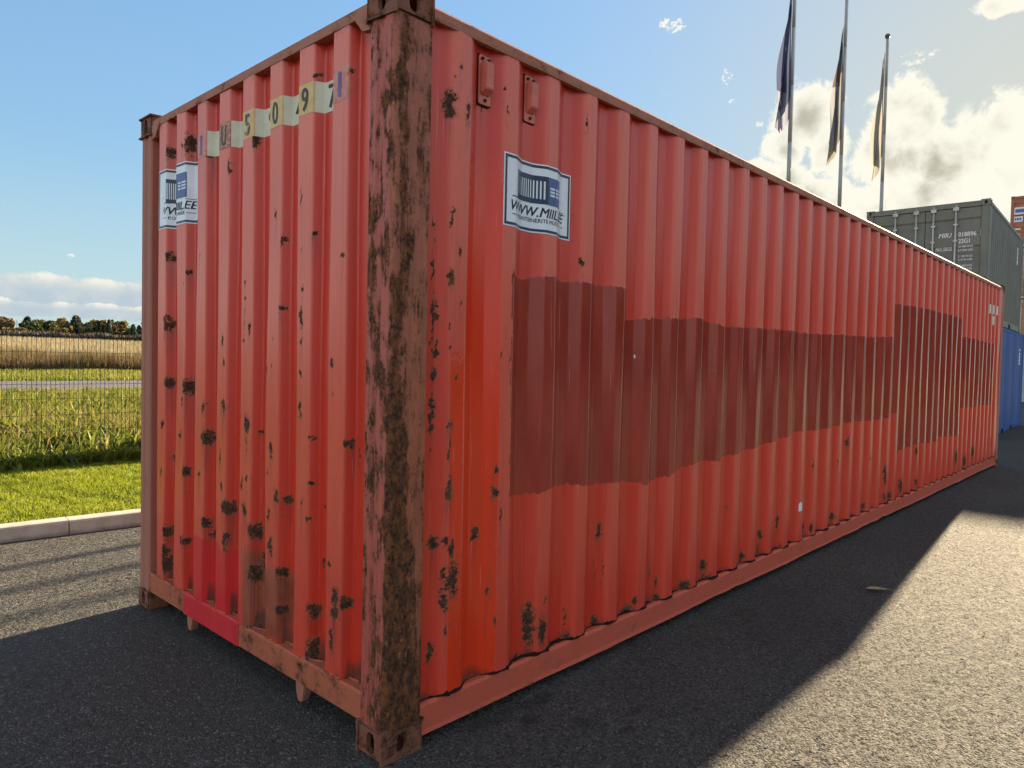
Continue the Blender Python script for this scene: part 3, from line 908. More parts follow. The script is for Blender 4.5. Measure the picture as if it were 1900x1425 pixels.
def corner_post(name, flipx, flipy, mat):
    """folded post in plan: rounded outer corner, a shallow channel down the end face, returns at both edges"""
    r = 0.022
    out = [(0.178, 0.004)]
    for i in range(7):
        a = math.pi * 1.5 - math.pi / 2 * i / 6
        out.append((0.004 + r + r * math.cos(a), 0.004 + r + r * math.sin(a)))
    out += [(0.004, 0.062), (0.010, 0.070), (0.010, 0.104), (0.004, 0.112), (0.004, 0.150), (0.012, 0.158), (0.060, 0.158), (0.060, 0.10), (0.12, 0.075), (0.178, 0.06)]
    out = [(L - x if flipx else x, W - y if flipy else y) for x, y in out]
    bm = bmesh.new()
    add_prism(bm, out, 2, 0.118, H - 0.118)
    o = from_bm(name, bm, mat, red)
    return o


for fx in (0, 1):
    for fy in (0, 1):
        corner_post('corner_post', fx, fy, M['post'] if (fx, fy) == (0, 0) else M['far_post'])

# header and sill of the short end
bm = bmesh.new()
add_prism(bm, [(0.008, 2.816), (0.075, 2.816), (0.075, 2.864), (0.020, 2.864), (0.008, 2.856)], 1, 0.163, W - 0.163)
from_bm('top_end_rail', bm, M['top_rail'], red)
for y0, s in ((0.158, 1), (W - 0.158, -1)):                       # gussets where the header meets the castings
    bm = bmesh.new()
    add_prism(bm, [(y0, 2.830), (y0 + s * 0.004, 2.752), (y0 + s * 0.05, 2.758), (y0 + s * 0.115, 2.830)], 0, 0.0045, 0.030)
    from_bm('gusset', bm, M['top_rail'], red)
bm = bmesh.new()
add_prism(bm, [(0.006, 0.118), (0.012, 0.112), (0.075, 0.112), (0.075, 0.226), (0.014, 0.226), (0.006, 0.219)], 1, 0.155, W - 0.155)
from_bm('bottom_end_rail', bm, M['sill'], red)
bm = bmesh.new()                                                   # crimson painted stretch of the sill
add_prism(bm, [(0.0035, 0.1135), (0.016, 0.1095), (0.016, 0.2285), (0.0035, 0.2225)], 1, 1.161, 1.795)
from_bm('painted_sill_strip', bm, M['crimson'], red)
# weld beads along the sill and the crimson repair plates
rs = random.Random(3)
bm = bmesh.new()
y = 0.17
while y < 2.27:
    ln = rs.uniform(0.03, 0.10)
    dd = float(EP.depth(2.276 - y))
    add_tube(bm, (END_X + dd - 0.002, y, 0.229), (END_X + float(EP.depth(2.276 - min(y + ln, 2.27))) - 0.002, min(y + ln, 2.27), 0.230), 0.005, 0.004, 6)
    y += ln + rs.uniform(0.0, 0.03)
from_bm('weld_bead', bm, M['sill'], red)['kind'] = 'stuff'


# dark bead painting in the shadow gap where the long side stands on its rail
rs = random.Random(8)
V_, F_ = [], []
def bead(prof, u0, u1, place, r):
    us = np.unique(np.concatenate([prof.u, np.arange(u0, u1, 0.03)]))
    us = us[(us >= u0) & (us <= u1)]
    prev = None
    for u in us:
        d = float(prof.depth(u))
        rr = r * (0.25 + 1.0 * abs(math.sin(u * 9.0 + 2 * math.sin(u * 3.7)))) * rs.uniform(0.4, 1.3)
        base = len(V_)
        for a, b in ((-rr * 1.3, 0.0), (-rr * 0.8, rr), (0.004, rr * 1.6), (0.006, 0.0)):
            V_.append(place(u, d, a, b))
        if prev is not None:
            for k in range(4):
                F_.append((prev + k, prev + (k + 1) % 4, base + (k + 1) % 4, base + k))
        prev = base
bead(SP, 0.18, 12.0, lambda u, d, a, b: (u, SIDE_Y + d + a + float(dents(u, 0.17)), 0.1675 + b), 0.0075)
from_np('shadow_gap_bead', np.array(V_), np.array(F_), M['dark_steel'], red)


def conform(bm, prof, to_world, s0, off, use_arc=True):
    fold = prof.fold
    """wrap a flat figure (x along the sheet, z up) on the corrugation, cut at every fold"""
    ks = prof.s if use_arc else prof.u
    for c in ks:
        q = c - s0
        bmesh.ops.bisect_plane(bm, geom=bm.verts[:] + bm.edges[:] + bm.faces[:], plane_co=(q, 0, 0), plane_no=(1, 0, 0), dist=1e-6)
        for e in np.array([-1.3, -0.9, -0.45, 0.45, 0.9, 1.3]) * fold:
            bmesh.ops.bisect_plane(bm, geom=bm.verts[:] + bm.edges[:] + bm.faces[:], plane_co=(q + e, 0, 0), plane_no=(1, 0, 0), dist=1e-6)
    for v in bm.verts:
        s = v.co.x + s0
        if use_arc:
            u, d = prof.at_arc(s)
        else:
            u = s
        d = np.mean([prof.depth(u + o) for o in np.linspace(-fold, fold, 9)])
        v.co = to_world(float(u), float(d) - off + v.co.y, v.co.z)


to_side = lambda u, d, z: (u, SIDE_Y + d + float(dents(u, z)), z)
to_end = lambda u, d, z: (END_X + d + float(dents(u, z)), 2.276 - u, z)


def text_bm(txt, size, shear=0.0, width=None, bold=0.0, align='LEFT', spacing=1.0):
    cu = bpy.data.curves.new('t', 'FONT')
    cu.body = txt
    cu.size = size
    cu.shear = shear
    cu.space_character = spacing
    cu.resolution_u = 3
    cu.align_x = align
    o = bpy.data.objects.new('t', cu)
    col.objects.link(o)
    bpy.context.view_layer.update()
    me = bpy.data.meshes.new_from_object(o.evaluated_get(bpy.context.evaluated_depsgraph_get()))
    bpy.data.objects.remove(o)
    bpy.data.curves.remove(cu)
    bm = bmesh.new()
    bm.from_mesh(me)
    bpy.data.meshes.remove(me)
    if width:
        xs = [v.co.x for v in bm.verts]
        k = width / (max(xs) - min(xs))
        x0 = min(xs)
        for v in bm.verts:
            v.co.x = (v.co.x - x0) * k
    for v in bm.verts:
        v.co.z = v.co.y
        v.co.y = 0
    if bold:                                                        # heavier strokes: the outline laid down three times, each a hair lower
        geo = bm.verts[:] + bm.edges[:] + bm.faces[:]
        for dx_, dz_, dp in ((-bold, bold * 0.4, 0.00012), (bold, -bold * 0.4, 0.00024)):
            r = bmesh.ops.duplicate(bm, geom=geo)
            for v in r['geom']:
                if isinstance(v, bmesh.types.BMVert):
                    v.co.x += dx_
                    v.co.z += dz_
                    v.co.y = dp
    return bm


def quad_bm(rects):
    bm = bmesh.new()
    for q in rects:
        if len(q) == 4 and not isinstance(q[0], tuple):
            x0, x1, z0, z1 = q
            q = [(x0, z0), (x1, z0), (x1, z1), (x0, z1)]
        bm.faces.new([bm.verts.new((x, 0, z)) for x, z in q])
    return bm


def shift(bm, dx, dz):
    for v in bm.verts:
        v.co.x += dx
        v.co.z += dz
    return bm


def merge(*bms):
    me = bpy.data.meshes.new('tmp')
    out = bmesh.new()
    for b in bms:
        b.to_mesh(me)
        out.from_mesh(me)
        b.free()
    bpy.data.meshes.remove(me)
    return out


def dealer_sticker(prof, to_world, s0, z0, Ws, Hs):
    """white sticker: navy border, striped container emblem, web address in italics, a line of small capitals"""
    def part(name, bm, mat, off, parent):
        conform(bm, prof, to_world, s0, off)
        me_o = from_bm(name, bm, mat, parent)
        return me_o
    st = part('sticker', shift(quad_bm([(0, Ws, 0, Hs)]), 0, z0), M['white_vinyl'], 0.0012, red)
    b, g = 0.012, 0.006
    part('border', shift(quad_bm([(g, Ws - g, g, g + b), (g, Ws - g, Hs - g - b, Hs - g), (g, g + b, g + b, Hs - g - b), (Ws - g - b, Ws - g, g + b, Hs - g - b)]), 0, z0), M['navy'], 0.0020, st)
    # emblem: dark slatted body with blue door end
    ex0, ex1, exm = 0.19 * Ws, 0.80 * Ws, 0.60 * Ws
    zt, zb = 0.83 * Hs, 0.425 * Hs
    rects = [(ex0, exm, zt - 0.022, zt), (ex0, exm, zb, zb + 0.022)]
    nsl = 15
    x = ex0
    for i in range(nsl + 1):
        t = i / nsl
        wd = 0.0035 + 0.0080 * t
        rects.append((x, x + wd, zb + 0.022, zt - 0.022))
        x += wd + 0.0042 + 0.0058 * t
        if x > exm - 0.014:
            break
    rects.append((exm - 0.010, exm, zb + 0.022, zt - 0.022))
    part('emblem', shift(quad_bm(rects), 0, z0), M['navy'], 0.0020, st)
    hz = [0.575 * Hs, 0.625 * Hs, 0.675 * Hs]
    rr = [(exm, ex1, zb, hz[0] - 0.005), (exm, ex1, hz[2] + 0.005, zt)]
    for a, c in ((hz[0] + 0.005, hz[1] - 0.005), (hz[1] + 0.005, hz[2] - 0.005)):
        rr.append((exm, ex1, a, c))
    for h in hz:
        rr += [(exm, exm + 0.012, h - 0.005, h + 0.005), (exm + 0.045, exm + 0.052, h - 0.005, h + 0.005), (ex1 - 0.008, ex1, h - 0.005, h + 0.005)]
    part('emblem', shift(quad_bm(rr), 0, z0), M['blue_print'], 0.0020, st)
    ln = 0.0032
    lines = [(0.10 * Ws, ex0 + 0.03, zb - 0.002, zb + ln), (ex1 - 0.01, 0.90 * Ws, zb - 0.012, zb - 0.012 + ln),
             (0.10 * Ws, 0.205 * Ws, 0.175 * Hs, 0.175 * Hs + ln), (0.79 * Ws, 0.90 * Ws, 0.165 * Hs, 0.165 * Hs + ln)]
    for ln_ in lines:
        part('rule_line', shift(quad_bm([ln_]), 0, z0), M['black_print'], 0.0020, st)
    part('lettering', shift(text_bm('WWW.MIIL.EE', 0.062, 0.28, 0.82 * Ws, 0.0014), 0.09 * Ws, z0 + 0.235 * Hs), M['black_print'], 0.0022, st)
    part('lettering', shift(text_bm('KONTEINERITE MÜÜK', 0.026, 0.0, 0.55 * Ws, 0.0005), 0.225 * Ws, z0 + 0.150 * Hs), M['black_print'], 0.0022, st)
    return st


dealer_sticker(SP, to_side, float(SP.arc(0.594)), 2.098, 0.515, 0.308)
dealer_sticker(EP, to_end, float(EP.arc(0.090)), 2.222, 0.535, 0.330)

# number strip of the short end: one piece of vinyl per fold, digits where they still show
SZ0, SZ1 = 2.535, 2.662
ridge = lambda k: 0.088 + 0.2533 * k
def strip(u0, u1, mat, name='number_strip'):
    bm = quad_bm([(0, u1 - u0, 0, SZ1 - SZ0)])
    shift(bm, 0, SZ0)
    conform(bm, EP, to_end, u0, 0.0012, use_arc=False)
    return from_bm(name, bm, mat, red)
def digit(parent, ch, u_c, wd, mat):
    bm = text_bm(ch, 0.135, 0, wd, 0.004)
    zs = [v.co.z for v in bm.verts]
    k = 0.100 / (max(zs) - min(zs))
    z0 = min(zs)
    for v in bm.verts:
        v.co.z = (v.co.z - z0) * k + SZ0 + 0.013
    conform(bm, EP, to_end, u_c - wd / 2, 0.0024, use_arc=False)
    from_bm('digit', bm, mat, parent)
for k, mt, ch, dm in ((2, 'pink_vinyl', 'I', 'faded_print'), (3, 'worn_vinyl', 'U', 'black_print'), (4, 'yellow_vinyl', '5', 'faded_black'), (5, 'yellow_vinyl', '0', 'black_print'), (6, 'yellow_vinyl', '9', 'black_print'), (7, 'pink_vinyl', '1', 'faded_print')):
    if dm == 'faded_black':
        M[dm] = worn_vinyl('worn_black_print', (0.03, 0.04, 0.06), (0.07, 0.09, 0.12), 0.42, (0.55, 0.40, 0.2))
    a = ridge(k)
    p = strip(a + 0.003, a + 0.112, M[mt])
    digit(p, ch, a + (0.050 if k < 7 else 0.052), 0.046 if ch not in 'I1' else 0.016, M[dm])
    if k < 7:
        v = strip(a + 0.1125, a + 0.2535, M['cream'])
        vc = {4: '9', 5: '4', 6: '7'}.get(k)
        if vc:
            digit(v, vc, a + {'9': 0.196, '4': 0.183, '7': 0.182}[vc], 0.052, M['black_print'])

# small placards at the far end of the long side
for txt, x0, z0 in (('U', 11.030, 2.395), ('U', 11.306, 2.400), ('1', 11.585, 2.405), ('G', 11.310, 2.235)):
    wd = 0.19
    bm = shift(quad_bm([(0, wd, 0, 0.135)]), 0, z0)
    conform(bm, SP, to_side, x0, 0.0015, False)
    p = from_bm('number_plate', bm, M['cream'] if txt != '1' else M['white_vinyl'], red)
    bm = text_bm(txt, 0.15, 0, 0.085 if txt != '1' else 0.03, 0.003)
    shift(bm, 0.05, z0 + 0.015)
    conform(bm, SP, to_side, x0, 0.0028, False)
    from_bm('digit', bm, M['black_print'] if txt != '1' else M['faded_print'], p)
# scrap of white sticker and a blob of white filler
bm = shift(quad_bm([[(0, 0), (0.055, 0.0), (0.055, 0.05), (0.03, 0.075), (0, 0.06)]]), 0, 0.405)
conform(bm, SP, to_side, 3.945, 0.0015, False)
from_bm('sticker_scrap', bm, M['white_vinyl'], red)
bm = bmesh.new()
bmesh.ops.create_icosphere(bm, subdivisions=2, radius=0.012)
for v in bm.verts:
    v.co = Vector((1.665 + v.co.x, 0.040 + v.co.y * 0.3, 1.557 + v.co.z * 1.2))
from_bm('filler_blob', bm, M['white_vinyl'], red, True)

# ventilators: flanged plate on black sealant, sloping hood, three bolts
for xc in (0.491, 0.771):
    yb = SIDE_Y + 0.036
    seal = bmesh.new()
    add_prism(seal, [(xc - 0.040, 2.578), (xc - 0.034, 2.571), (xc + 0.034, 2.571), (xc + 0.040, 2.578), (xc + 0.040, 2.774), (xc + 0.034, 2.781), (xc - 0.034, 2.781), (xc - 0.040, 2.774)], 1, yb - 0.004, yb + 0.004)
    bm = bmesh.new()
    add_prism(bm, [(xc - 0.034, 2.582), (xc - 0.028, 2.576), (xc + 0.028, 2.576), (xc + 0.034, 2.582), (xc + 0.034, 2.770), (xc + 0.028, 2.776), (xc - 0.028, 2.776), (xc - 0.034, 2.770)], 1, yb - 0.010, yb - 0.005)
    v = from_bm('ventilator', bm, M['vent'], red)
    from_bm('sealant', seal, M['seal'], v)
    bm = bmesh.new()
    b0 = [bm.verts.new((xc + sx * 0.026, yb - 0.011, z)) for sx, z in ((-1, 2.612), (1, 2.612), (1, 2.745), (-1, 2.745))]
    b1 = [bm.verts.new((xc + sx * 0.023, yb - 0.042, z)) for sx, z in ((-1, 2.634), (1, 2.634), (1, 2.742), (-1, 2.742))]
    bm.faces.new(b0)
    bm.faces.new(b1[::-1])
    for i in range(4):
        bm.faces.new((b0[i], b0[(i + 1) % 4], b1[(i + 1) % 4], b1[i]))
    bmesh.ops.bevel(bm, geom=bm.edges[:], offset=0.003, segments=2, affect='EDGES', clamp_overlap=True)
    from_bm('hood', bm, M['vent'], v)
    for bx, bz in ((-0.018, 2.760), (0.018, 2.760), (0.0, 2.593)):
        bm = bmesh.new()
        add_tube(bm, (xc + bx, yb - 0.011, bz), (xc + bx, yb - 0.019, bz), 0.0075, 0.006, 8)
        from_bm('bolt', bm, M['screw'], v)

# long rails
def wavy_rail(name, y0, y1, z0, z1, x0, x1, mat, bend=0.003, dents=(), lip=0.0, n=150):
    bm = bmesh.new()
    rs = random.Random(len(name))
    ring_prev = None
    for i in range(n + 1):
        x = x0 + (x1 - x0) * i / n
        wob = bend * (math.sin(x * 3.1) * 0.5 + math.sin(x * 7.7 + 1) * 0.3 + rs.uniform(-0.25, 0.25))
        dz = 0.0
        for dc, dw, dh in dents:
            dz += dh * math.exp(-((x - dc) / dw) ** 2) * (0.6 + 0.4 * math.sin(x * 60))
        hgt = z1 - z0
        pr = [(y0 - lip + wob * 0.4, z0 + wob + dz), (y0 - 0.001, z0 + min(0.018, hgt * 0.25) + wob * 0.5 + dz), (y0, z1 - 0.012), (y0 + 0.010, z1), (y1, z1), (y1, z0 + 0.02), (y0 + 0.02, z0 + wob + dz)]
        r = [bm.verts.new((x, a, b)) for a, b in pr]
        if ring_prev:
            for k in range(len(r)):
                bm.faces.new((ring_prev[k], ring_prev[(k + 1) % len(r)], r[(k + 1) % len(r)], r[k]))
        else:
            bm.faces.new(r)
        ring_prev = r
    bm.faces.new(ring_prev[::-1])
    return from_bm(name, bm, mat, red)


wavy_rail('bottom_side_rail', 0.0075, 0.09, 0.046, 0.168, 0.1785, L - 0.1785, M['rail'], 0.004, ((5.6, 0.16, 0.022), (6.1, 0.10, 0.016), (2.9, 0.3, 0.006)), 0.006)
wavy_rail('top_side_rail', 0.0055, 0.075, 2.806, 2.860, 0.1785, L - 0.1785, M['top_rail'], 0.0012)
box('bottom_side_rail', 0.1785, L - 0.1785, W - 0.09, W - 0.008, 0.05, 0.168, M['rail'], red, 0.004)
box('top_side_rail', 0.1785, L - 0.1785, W - 0.075, W - 0.006, 2.786, 2.866, M['rail'], red, 0.004)
box('door_sill', L - 0.10, L - 0.006, 0.162, W - 0.162, 0.02, 0.19, M['rail'], red, 0.004)
box('door_header', L - 0.10, L - 0.006, 0.162, W - 0.162, 2.79, 2.88, M['rail'], red, 0.004)
box('floor', 0.08, L - 0.11, 0.095, W - 0.095, 0.172, 0.205, M['dark_steel'], red)
# gooseneck tunnel: the two pointed flanges and the deep beams behind them
for yc, sgn in ((1.735, 1), (0.612, -1)):
    bm = bmesh.new()
    add_prism(bm, [(yc - 0.040, 0.125), (yc - 0.036, 0.075), (yc - 0.022, 0.038), (yc - 0.004, 0.030), (yc + 0.016, 0.034), (yc + 0.026, 0.075), (yc + 0.034, 0.125)], 0, 0.012, 0.050)
    bmesh.ops.bevel(bm, geom=bm.edges[:], offset=0.004, segments=2, affect='EDGES', clamp_overlap=True)
    from_bm('tunnel_flange', bm, M['tab'], red)
    box('tunnel_beam', 0.08, 3.2, yc - 0.02, yc + 0.02, 0.055, 0.171, M['dark_steel'], red)
bm = bmesh.new()
for i in range(30):
    x = 0.55 + i * 0.38
    add_box(bm, x, x + 0.045, 0.10, W - 0.10, 0.062, 0.170)
o = from_bm('cross_members', bm, M['dark_steel'], red)

# ------------------------------------------------------------------ containers stacked beyond
def painted(name, color, rough=0.5, dirt=0.35):
    m, n = new_mat(name)
    pos = n.node('ShaderNodeNewGeometry').outputs['Position']
    a = n.noise(n.vscale(pos, (12, 12, 0.8)), 1.0, 5, 0.6)
    b = n.noise(pos, 2.2, 5, 0.6)
    c = n.mix(n.step(b, 0.3, 0.7), tuple(v * 0.86 for v in color), tuple(min(1, v * 1.12) for v in color))
    c = n.mix(n.mul(n.step(a, 0.52, 0.75), dirt), c, tuple(v * 0.55 + 0.02 for v in color))
    spots = n.step(n.noise(pos, 9, 5, 0.7), 0.70, 0.74)
    c = n.mix(n.mul(spots, dirt), c, (0.09, 0.045, 0.028))
    finish(n, bsdf(n, c, n.mixf(a, rough - 0.06, rough + 0.1), 0.4))
    return m


M['grey_paint'] = painted('grey_container_paint', (0.155, 0.160, 0.130))
M['blue_paint'] = painted('blue_container_paint', (0.012, 0.085, 0.32), 0.65, 0.12)
M['brown_paint'] = painted('rust_brown_container_paint', (0.36, 0.12, 0.06))
M['tan_paint'] = painted('ochre_container_paint', (0.42, 0.20, 0.10))
M['sage_paint'] = painted('pale_green_container_paint', (0.32, 0.38, 0.36))
M['galv'] = flat_mat('galvanised_bar', (0.46, 0.45, 0.42), 0.45, 0.5, 0.15, 6, 0.3)
M['white_print'] = flat_mat('white_print', (0.74, 0.74, 0.72), 0.5, 0.3, 0.06)
M['rubber'] = flat_mat('door_gasket', (0.03, 0.03, 0.03), 0.8, 0.2)


def stacked_container(label, x, y, z, deg, mat, flat_side=False, pockets=True, bars=True, Lc=6.058, Wc=2.438, Hc=2.591):
    root = empty('shipping_container', (x, y, z), R(deg))
    tag(root, label, 'shipping container', 'containers stacked behind the red one')
    castings(root, Lc, Wc, Hc, mat)
    for fx in (0, 1):
        for fy in (0, 1):
            bm = bmesh.new()
            x0 = 0.004 if not fx else Lc - 0.154
            y0 = 0.004 if not fy else Wc - 0.154
            add_box(bm, x0, x0 + 0.15, y0, y0 + 0.15, 0.118, Hc - 0.118, 0.012, 2)
            from_bm('corner_post', bm, mat, root)
    for fy in (0, 1):
        ya, yb = (0.008, 0.07) if not fy else (Wc - 0.07, Wc - 0.008)
        box('top_side_rail', 0.1785, Lc - 0.1785, ya, yb, Hc - 0.085, Hc - 0.012, mat, root, 0.003)
        r = box('bottom_side_rail', 0.1785, Lc - 0.1785, ya, yb, 0.020, 0.165, mat, root, 0.003)
        if pockets:
            for px in (2.02, 3.68):
                yo = (ya - 0.0015, ya + 0.03) if not fy else (yb - 0.03, yb + 0.0015)
                box('fork_pocket', px, px + 0.36, yo[0], yo[1], 0.022, 0.130, M['dark_steel'], r)
        if flat_side:
            pts = [(0.15, 0.0)]
            for k in range(4):
                a = 0.15 + (Lc - 0.30) / 4 * (k + 0.5)
                pts += [(a - 0.03, 0.0), (a - 0.02, 0.0015), (a + 0.02, 0.0015), (a + 0.03, 0.0)]
            pr = Profile(pts + [(Lc - 0.15, 0.0)])
        else:
            pr = side_profile(0.15, Lc - 0.15, 0.40)
        pl = (lambda U, D, Z: np.stack([U, 0.016 + D, Z], 1)) if not fy else (lambda U, D, Z: np.stack([U, Wc - 0.016 - D, Z], 1))
        U = np.concatenate([[pr.u[0]], pr.u[1:]])
        D = pr.d
        n = len(U)
        V = np.concatenate([pl(U, D, np.full(n, 0.164)), pl(U, D, np.full(n, Hc - 0.084))])
        F = np.array([(i, i + 1, n + i + 1, n + i) for i in range(n - 1)])
        from_np('side_panel', V, F, mat, root)
    RPc = side_profile(0.05, Lc - 0.05, 0.40, 0.21, 0.09, 0.014, 0.02)
    n = len(RPc.u)
    V = np.concatenate([np.stack([RPc.u, np.full(n, 0.06), Hc - 0.02 - RPc.d], 1), np.stack([RPc.u, np.full(n, Wc - 0.06), Hc - 0.02 - RPc.d], 1)])
    from_np('roof_panel', V, np.array([(i, i + 1, n + i + 1, n + i) for i in range(n - 1)]), mat, root)
    box('floor', 0.05, Lc - 0.05, 0.075, Wc - 0.075, 0.14, 0.19, M['dark_steel'], root)
    box('end_panel', Lc - 0.06, Lc - 0.02, 0.154, Wc - 0.154, 0.02, Hc - 0.02, mat, root)
    box('door_header', 0.006, 0.10, 0.162, Wc - 0.162, Hc - 0.125, Hc - 0.012, mat, root, 0.004)
    box('door_sill', 0.006, 0.10, 0.162, Wc - 0.162, 0.02, 0.165, mat, root, 0.004)
    for k, (ya, yb) in enumerate(((0.160, 1.213), (1.225, Wc - 0.160))):
        bm = bmesh.new()
        pr = [(0.030, 0.175), (0.030, 0.62), (0.052, 0.66), (0.052, 0.98), (0.030, 1.02), (0.030, 1.22), (0.052, 1.26), (0.052, 1.60), (0.030, 1.64), (0.030, 1.85), (0.052, 1.89), (0.052, 2.20), (0.030, 2.24), (0.030, Hc - 0.135), (0.085, Hc - 0.135), (0.085, 0.175)]
        add_prism(bm, pr, 1, ya, yb)
        d = from_bm('door', bm, mat, root)
        for f in (0.465, 0.895) if k == 0 else (0.171, 0.597):
            yc = ya + f
            bm = bmesh.new()
            add_tube(bm, (0.006, yc, 0.06), (0.006, yc, Hc - 0.06), 0.019, None, 10)
            b = from_bm('locking_bar', bm, M['galv'] if bars else mat, d, True)
            for zz in (0.09, Hc - 0.15):
                bm = bmesh.new()
                add_box(bm, -0.022, 0.028, yc - 0.055, yc + 0.055, zz - 0.04, zz + 0.04, 0.006)
                from_bm('cam_keeper', bm, M['galv'] if bars else mat, b)
            for zz in (0.5, 1.1, 1.75, 2.1):
                bm = bmesh.new()
                add_box(bm, -0.016, 0.032, yc - 0.04, yc + 0.04, zz - 0.022, zz + 0.022, 0.004)
                from_bm('bar_bracket', bm, M['galv'] if bars else mat, b)
            bm = bmesh.new()
            add_tube(bm, (-0.018, yc, 0.98), (-0.022, yc - 0.36, 0.96), 0.012, 0.010, 8)
            from_bm('door_handle', bm, M['galv'] if bars else mat, b)
    return root


def door_text(root, txt, y_left, z, size, width, mat, shear=0.0, bold=0.0, x=0.0285):
    """flat print on the door: written from higher y to lower y, read from in front"""
    bm = text_bm(txt, size, shear, width, bold)
    for v in bm.verts:
        v.co = Vector((x + v.co.y, y_left - v.co.x, z + v.co.z))
    return from_bm('lettering', bm, mat, root)


blue = stacked_container('blue container on the ground below the grey one, behind the red container', 17.25, 0.96, 0.0, 2.2, M['blue_paint'], flat_side=True)
grey = stacked_container('grey container with white lettering and bare locking bars, on top of the blue one', 16.45, 0.98, 2.597, 2.1, M['grey_paint'])
SX, SY = 42.3, 2.06
stack = [('sage_paint', 'pale green container on the ground at the bottom of the stack at the right edge'),
         ('tan_paint', 'ochre container second from the ground in the stack at the right edge'),
         ('brown_paint', 'brown container third from the ground in the stack at the right edge'),
         ('brown_paint', 'rusty brown container with white stickers, topmost of the stack at the right edge')]
for lv, (mt, lb) in enumerate(stack):
    brown = stacked_container(lb, SX, SY + 0.02 * (lv % 2), 2.597 * lv, 2.5, M[mt])
    brown['group'] = 'containers stacked at the right edge'

Z0 = 2.597                                         # heights below were measured above the yard
tx = lambda *a, **k: door_text(grey, *a, **k)
tx('MIIU', 0.945, 4.440 - Z0, 0.135, 0.250, M['white_print'], 0.22, 0.003)
tx('018896', 0.570, 4.440 - Z0, 0.135, 0.330, M['white_print'], 0.0, 0.003)
tx('1', 0.140, 4.450 - Z0, 0.125, 0.030, M['white_print'], 0.0, 0.002)
bmq = bmesh.new()
for (a, b_, c_, d_) in ((0.165, 0.158, 4.435, 4.560), (0.090, 0.083, 4.435, 4.560), (0.158, 0.090, 4.435, 4.441), (0.158, 0.090, 4.554, 4.560)):
    bmq.faces.new([bmq.verts.new(p) for p in ((0.0285, a, c_ - Z0), (0.0285, b_, c_ - Z0), (0.0285, b_, d_ - Z0), (0.0285, a, d_ - Z0))])
from_bm('check_digit_frame', bmq, M['white_print'], grey)
tx('22G1', 0.565, 4.295 - Z0, 0.135, 0.210, M['white_print'], 0.0, 0.003)
tx('MAX.GROSS', 0.990, 4.145 - Z0, 0.115, 0.310, M['white_print'], 0.0, 0.001)
tx('30 480 KGS', 0.567, 4.200 - Z0, 0.06, 0.275, M['white_print'], 0.0, 0.001)
tx('67,200 LBS', 0.567, 4.120 - Z0, 0.06, 0.275, M['white_print'], 0.0, 0.001)
tx('TARE', 0.990, 3.960 - Z0, 0.10, 0.150, M['white_print'], 0.0, 0.001)
tx('2 180 KGS', 0.560, 3.990 - Z0, 0.06, 0.265, M['white_print'], 0.0, 0.001)
tx('4 810 LBS', 0.560, 3.915 - Z0, 0.06, 0.265, M['white_print'], 0.0, 0.001)
tx('NET', 0.990, 3.740 - Z0, 0.10, 0.130, M['white_print'], 0.0, 0.001)
tx('28 300 KGS', 0.560, 3.785 - Z0, 0.06, 0.265, M['white_print'], 0.0, 0.001)
tx('62 390 LBS', 0.560, 3.715 - Z0, 0.06, 0.265, M['white_print'], 0.0, 0.001)


def side_mark(root, x0, x1, z0, z1, mat, blocks):
    """upright white mark on the long side made of separate blocks (too small to read)"""
    bm = bmesh.new()
    for a, b in blocks:
        za, zb = z0 + (z1 - z0) * a, z0 + (z1 - z0) * b
        add_box(bm, x0, x1, 0.0105, 0.0155, za, zb)
    return from_bm('side_mark', bm, mat, root)


side_mark(grey, 4.88, 5.06, 4.36 - Z0, 4.80 - Z0, M['white_print'], ((0, 0.30), (0.34, 0.52), (0.56, 0.82), (0.86, 1.0)))
side_mark(blue, 5.05, 5.30, 1.72, 2.16, M['white_print'], ((0, 0.16), (0.19, 0.36), (0.39, 0.56), (0.59, 0.76), (0.86, 1.0)))


def door_sticker(root, y0, y1, z0, z1, inner):
    bm = bmesh.new()
    add_box(bm, 0.022, 0.028, y0, y1, z0, z1, 0.002)
    s = from_bm('sticker', bm, M['white_print'], root)
    bm = bmesh.new()
    for a, b, c_, d_ in inner:
        w_, h_ = y1 - y0, z1 - z0
        add_box(bm, 0.0195, 0.0215, y1 - b * w_, y1 - a * w_, z0 + c_ * h_, z0 + d_ * h_)
    from_bm('print', bm, M['blue_print'], s)


Zb = 2.597 * 3
def bst(ya, yb, za, zb, inner):
    door_sticker(brown, ya - SY + 0.03, yb - SY + 0.03, za - Zb, zb - Zb, inner)
bst(3.86, 4.33, 9.46, 9.82, ((0.12, 0.95, 0.25, 0.75),))
bst(3.95, 4.34, 9.08, 9.36, ((0.14, 0.30, 0.3, 0.75), (0.36, 0.58, 0.3, 0.75), (0.64, 0.84, 0.3, 0.75)))
bst(4.02, 4.28, 8.68, 8.76, ())
bst(4.05, 4.20, 8.19, 8.50, ())

# ------------------------------------------------------------------ flagpoles and flags
M['pole'] = flat_mat('pale_pole_paint', (0.30, 0.31, 0.31), 0.38, 0.5, 0.08, 3)
M['finial'] = flat_mat('dark_finial', (0.06, 0.06, 0.065), 0.4, 0.5)


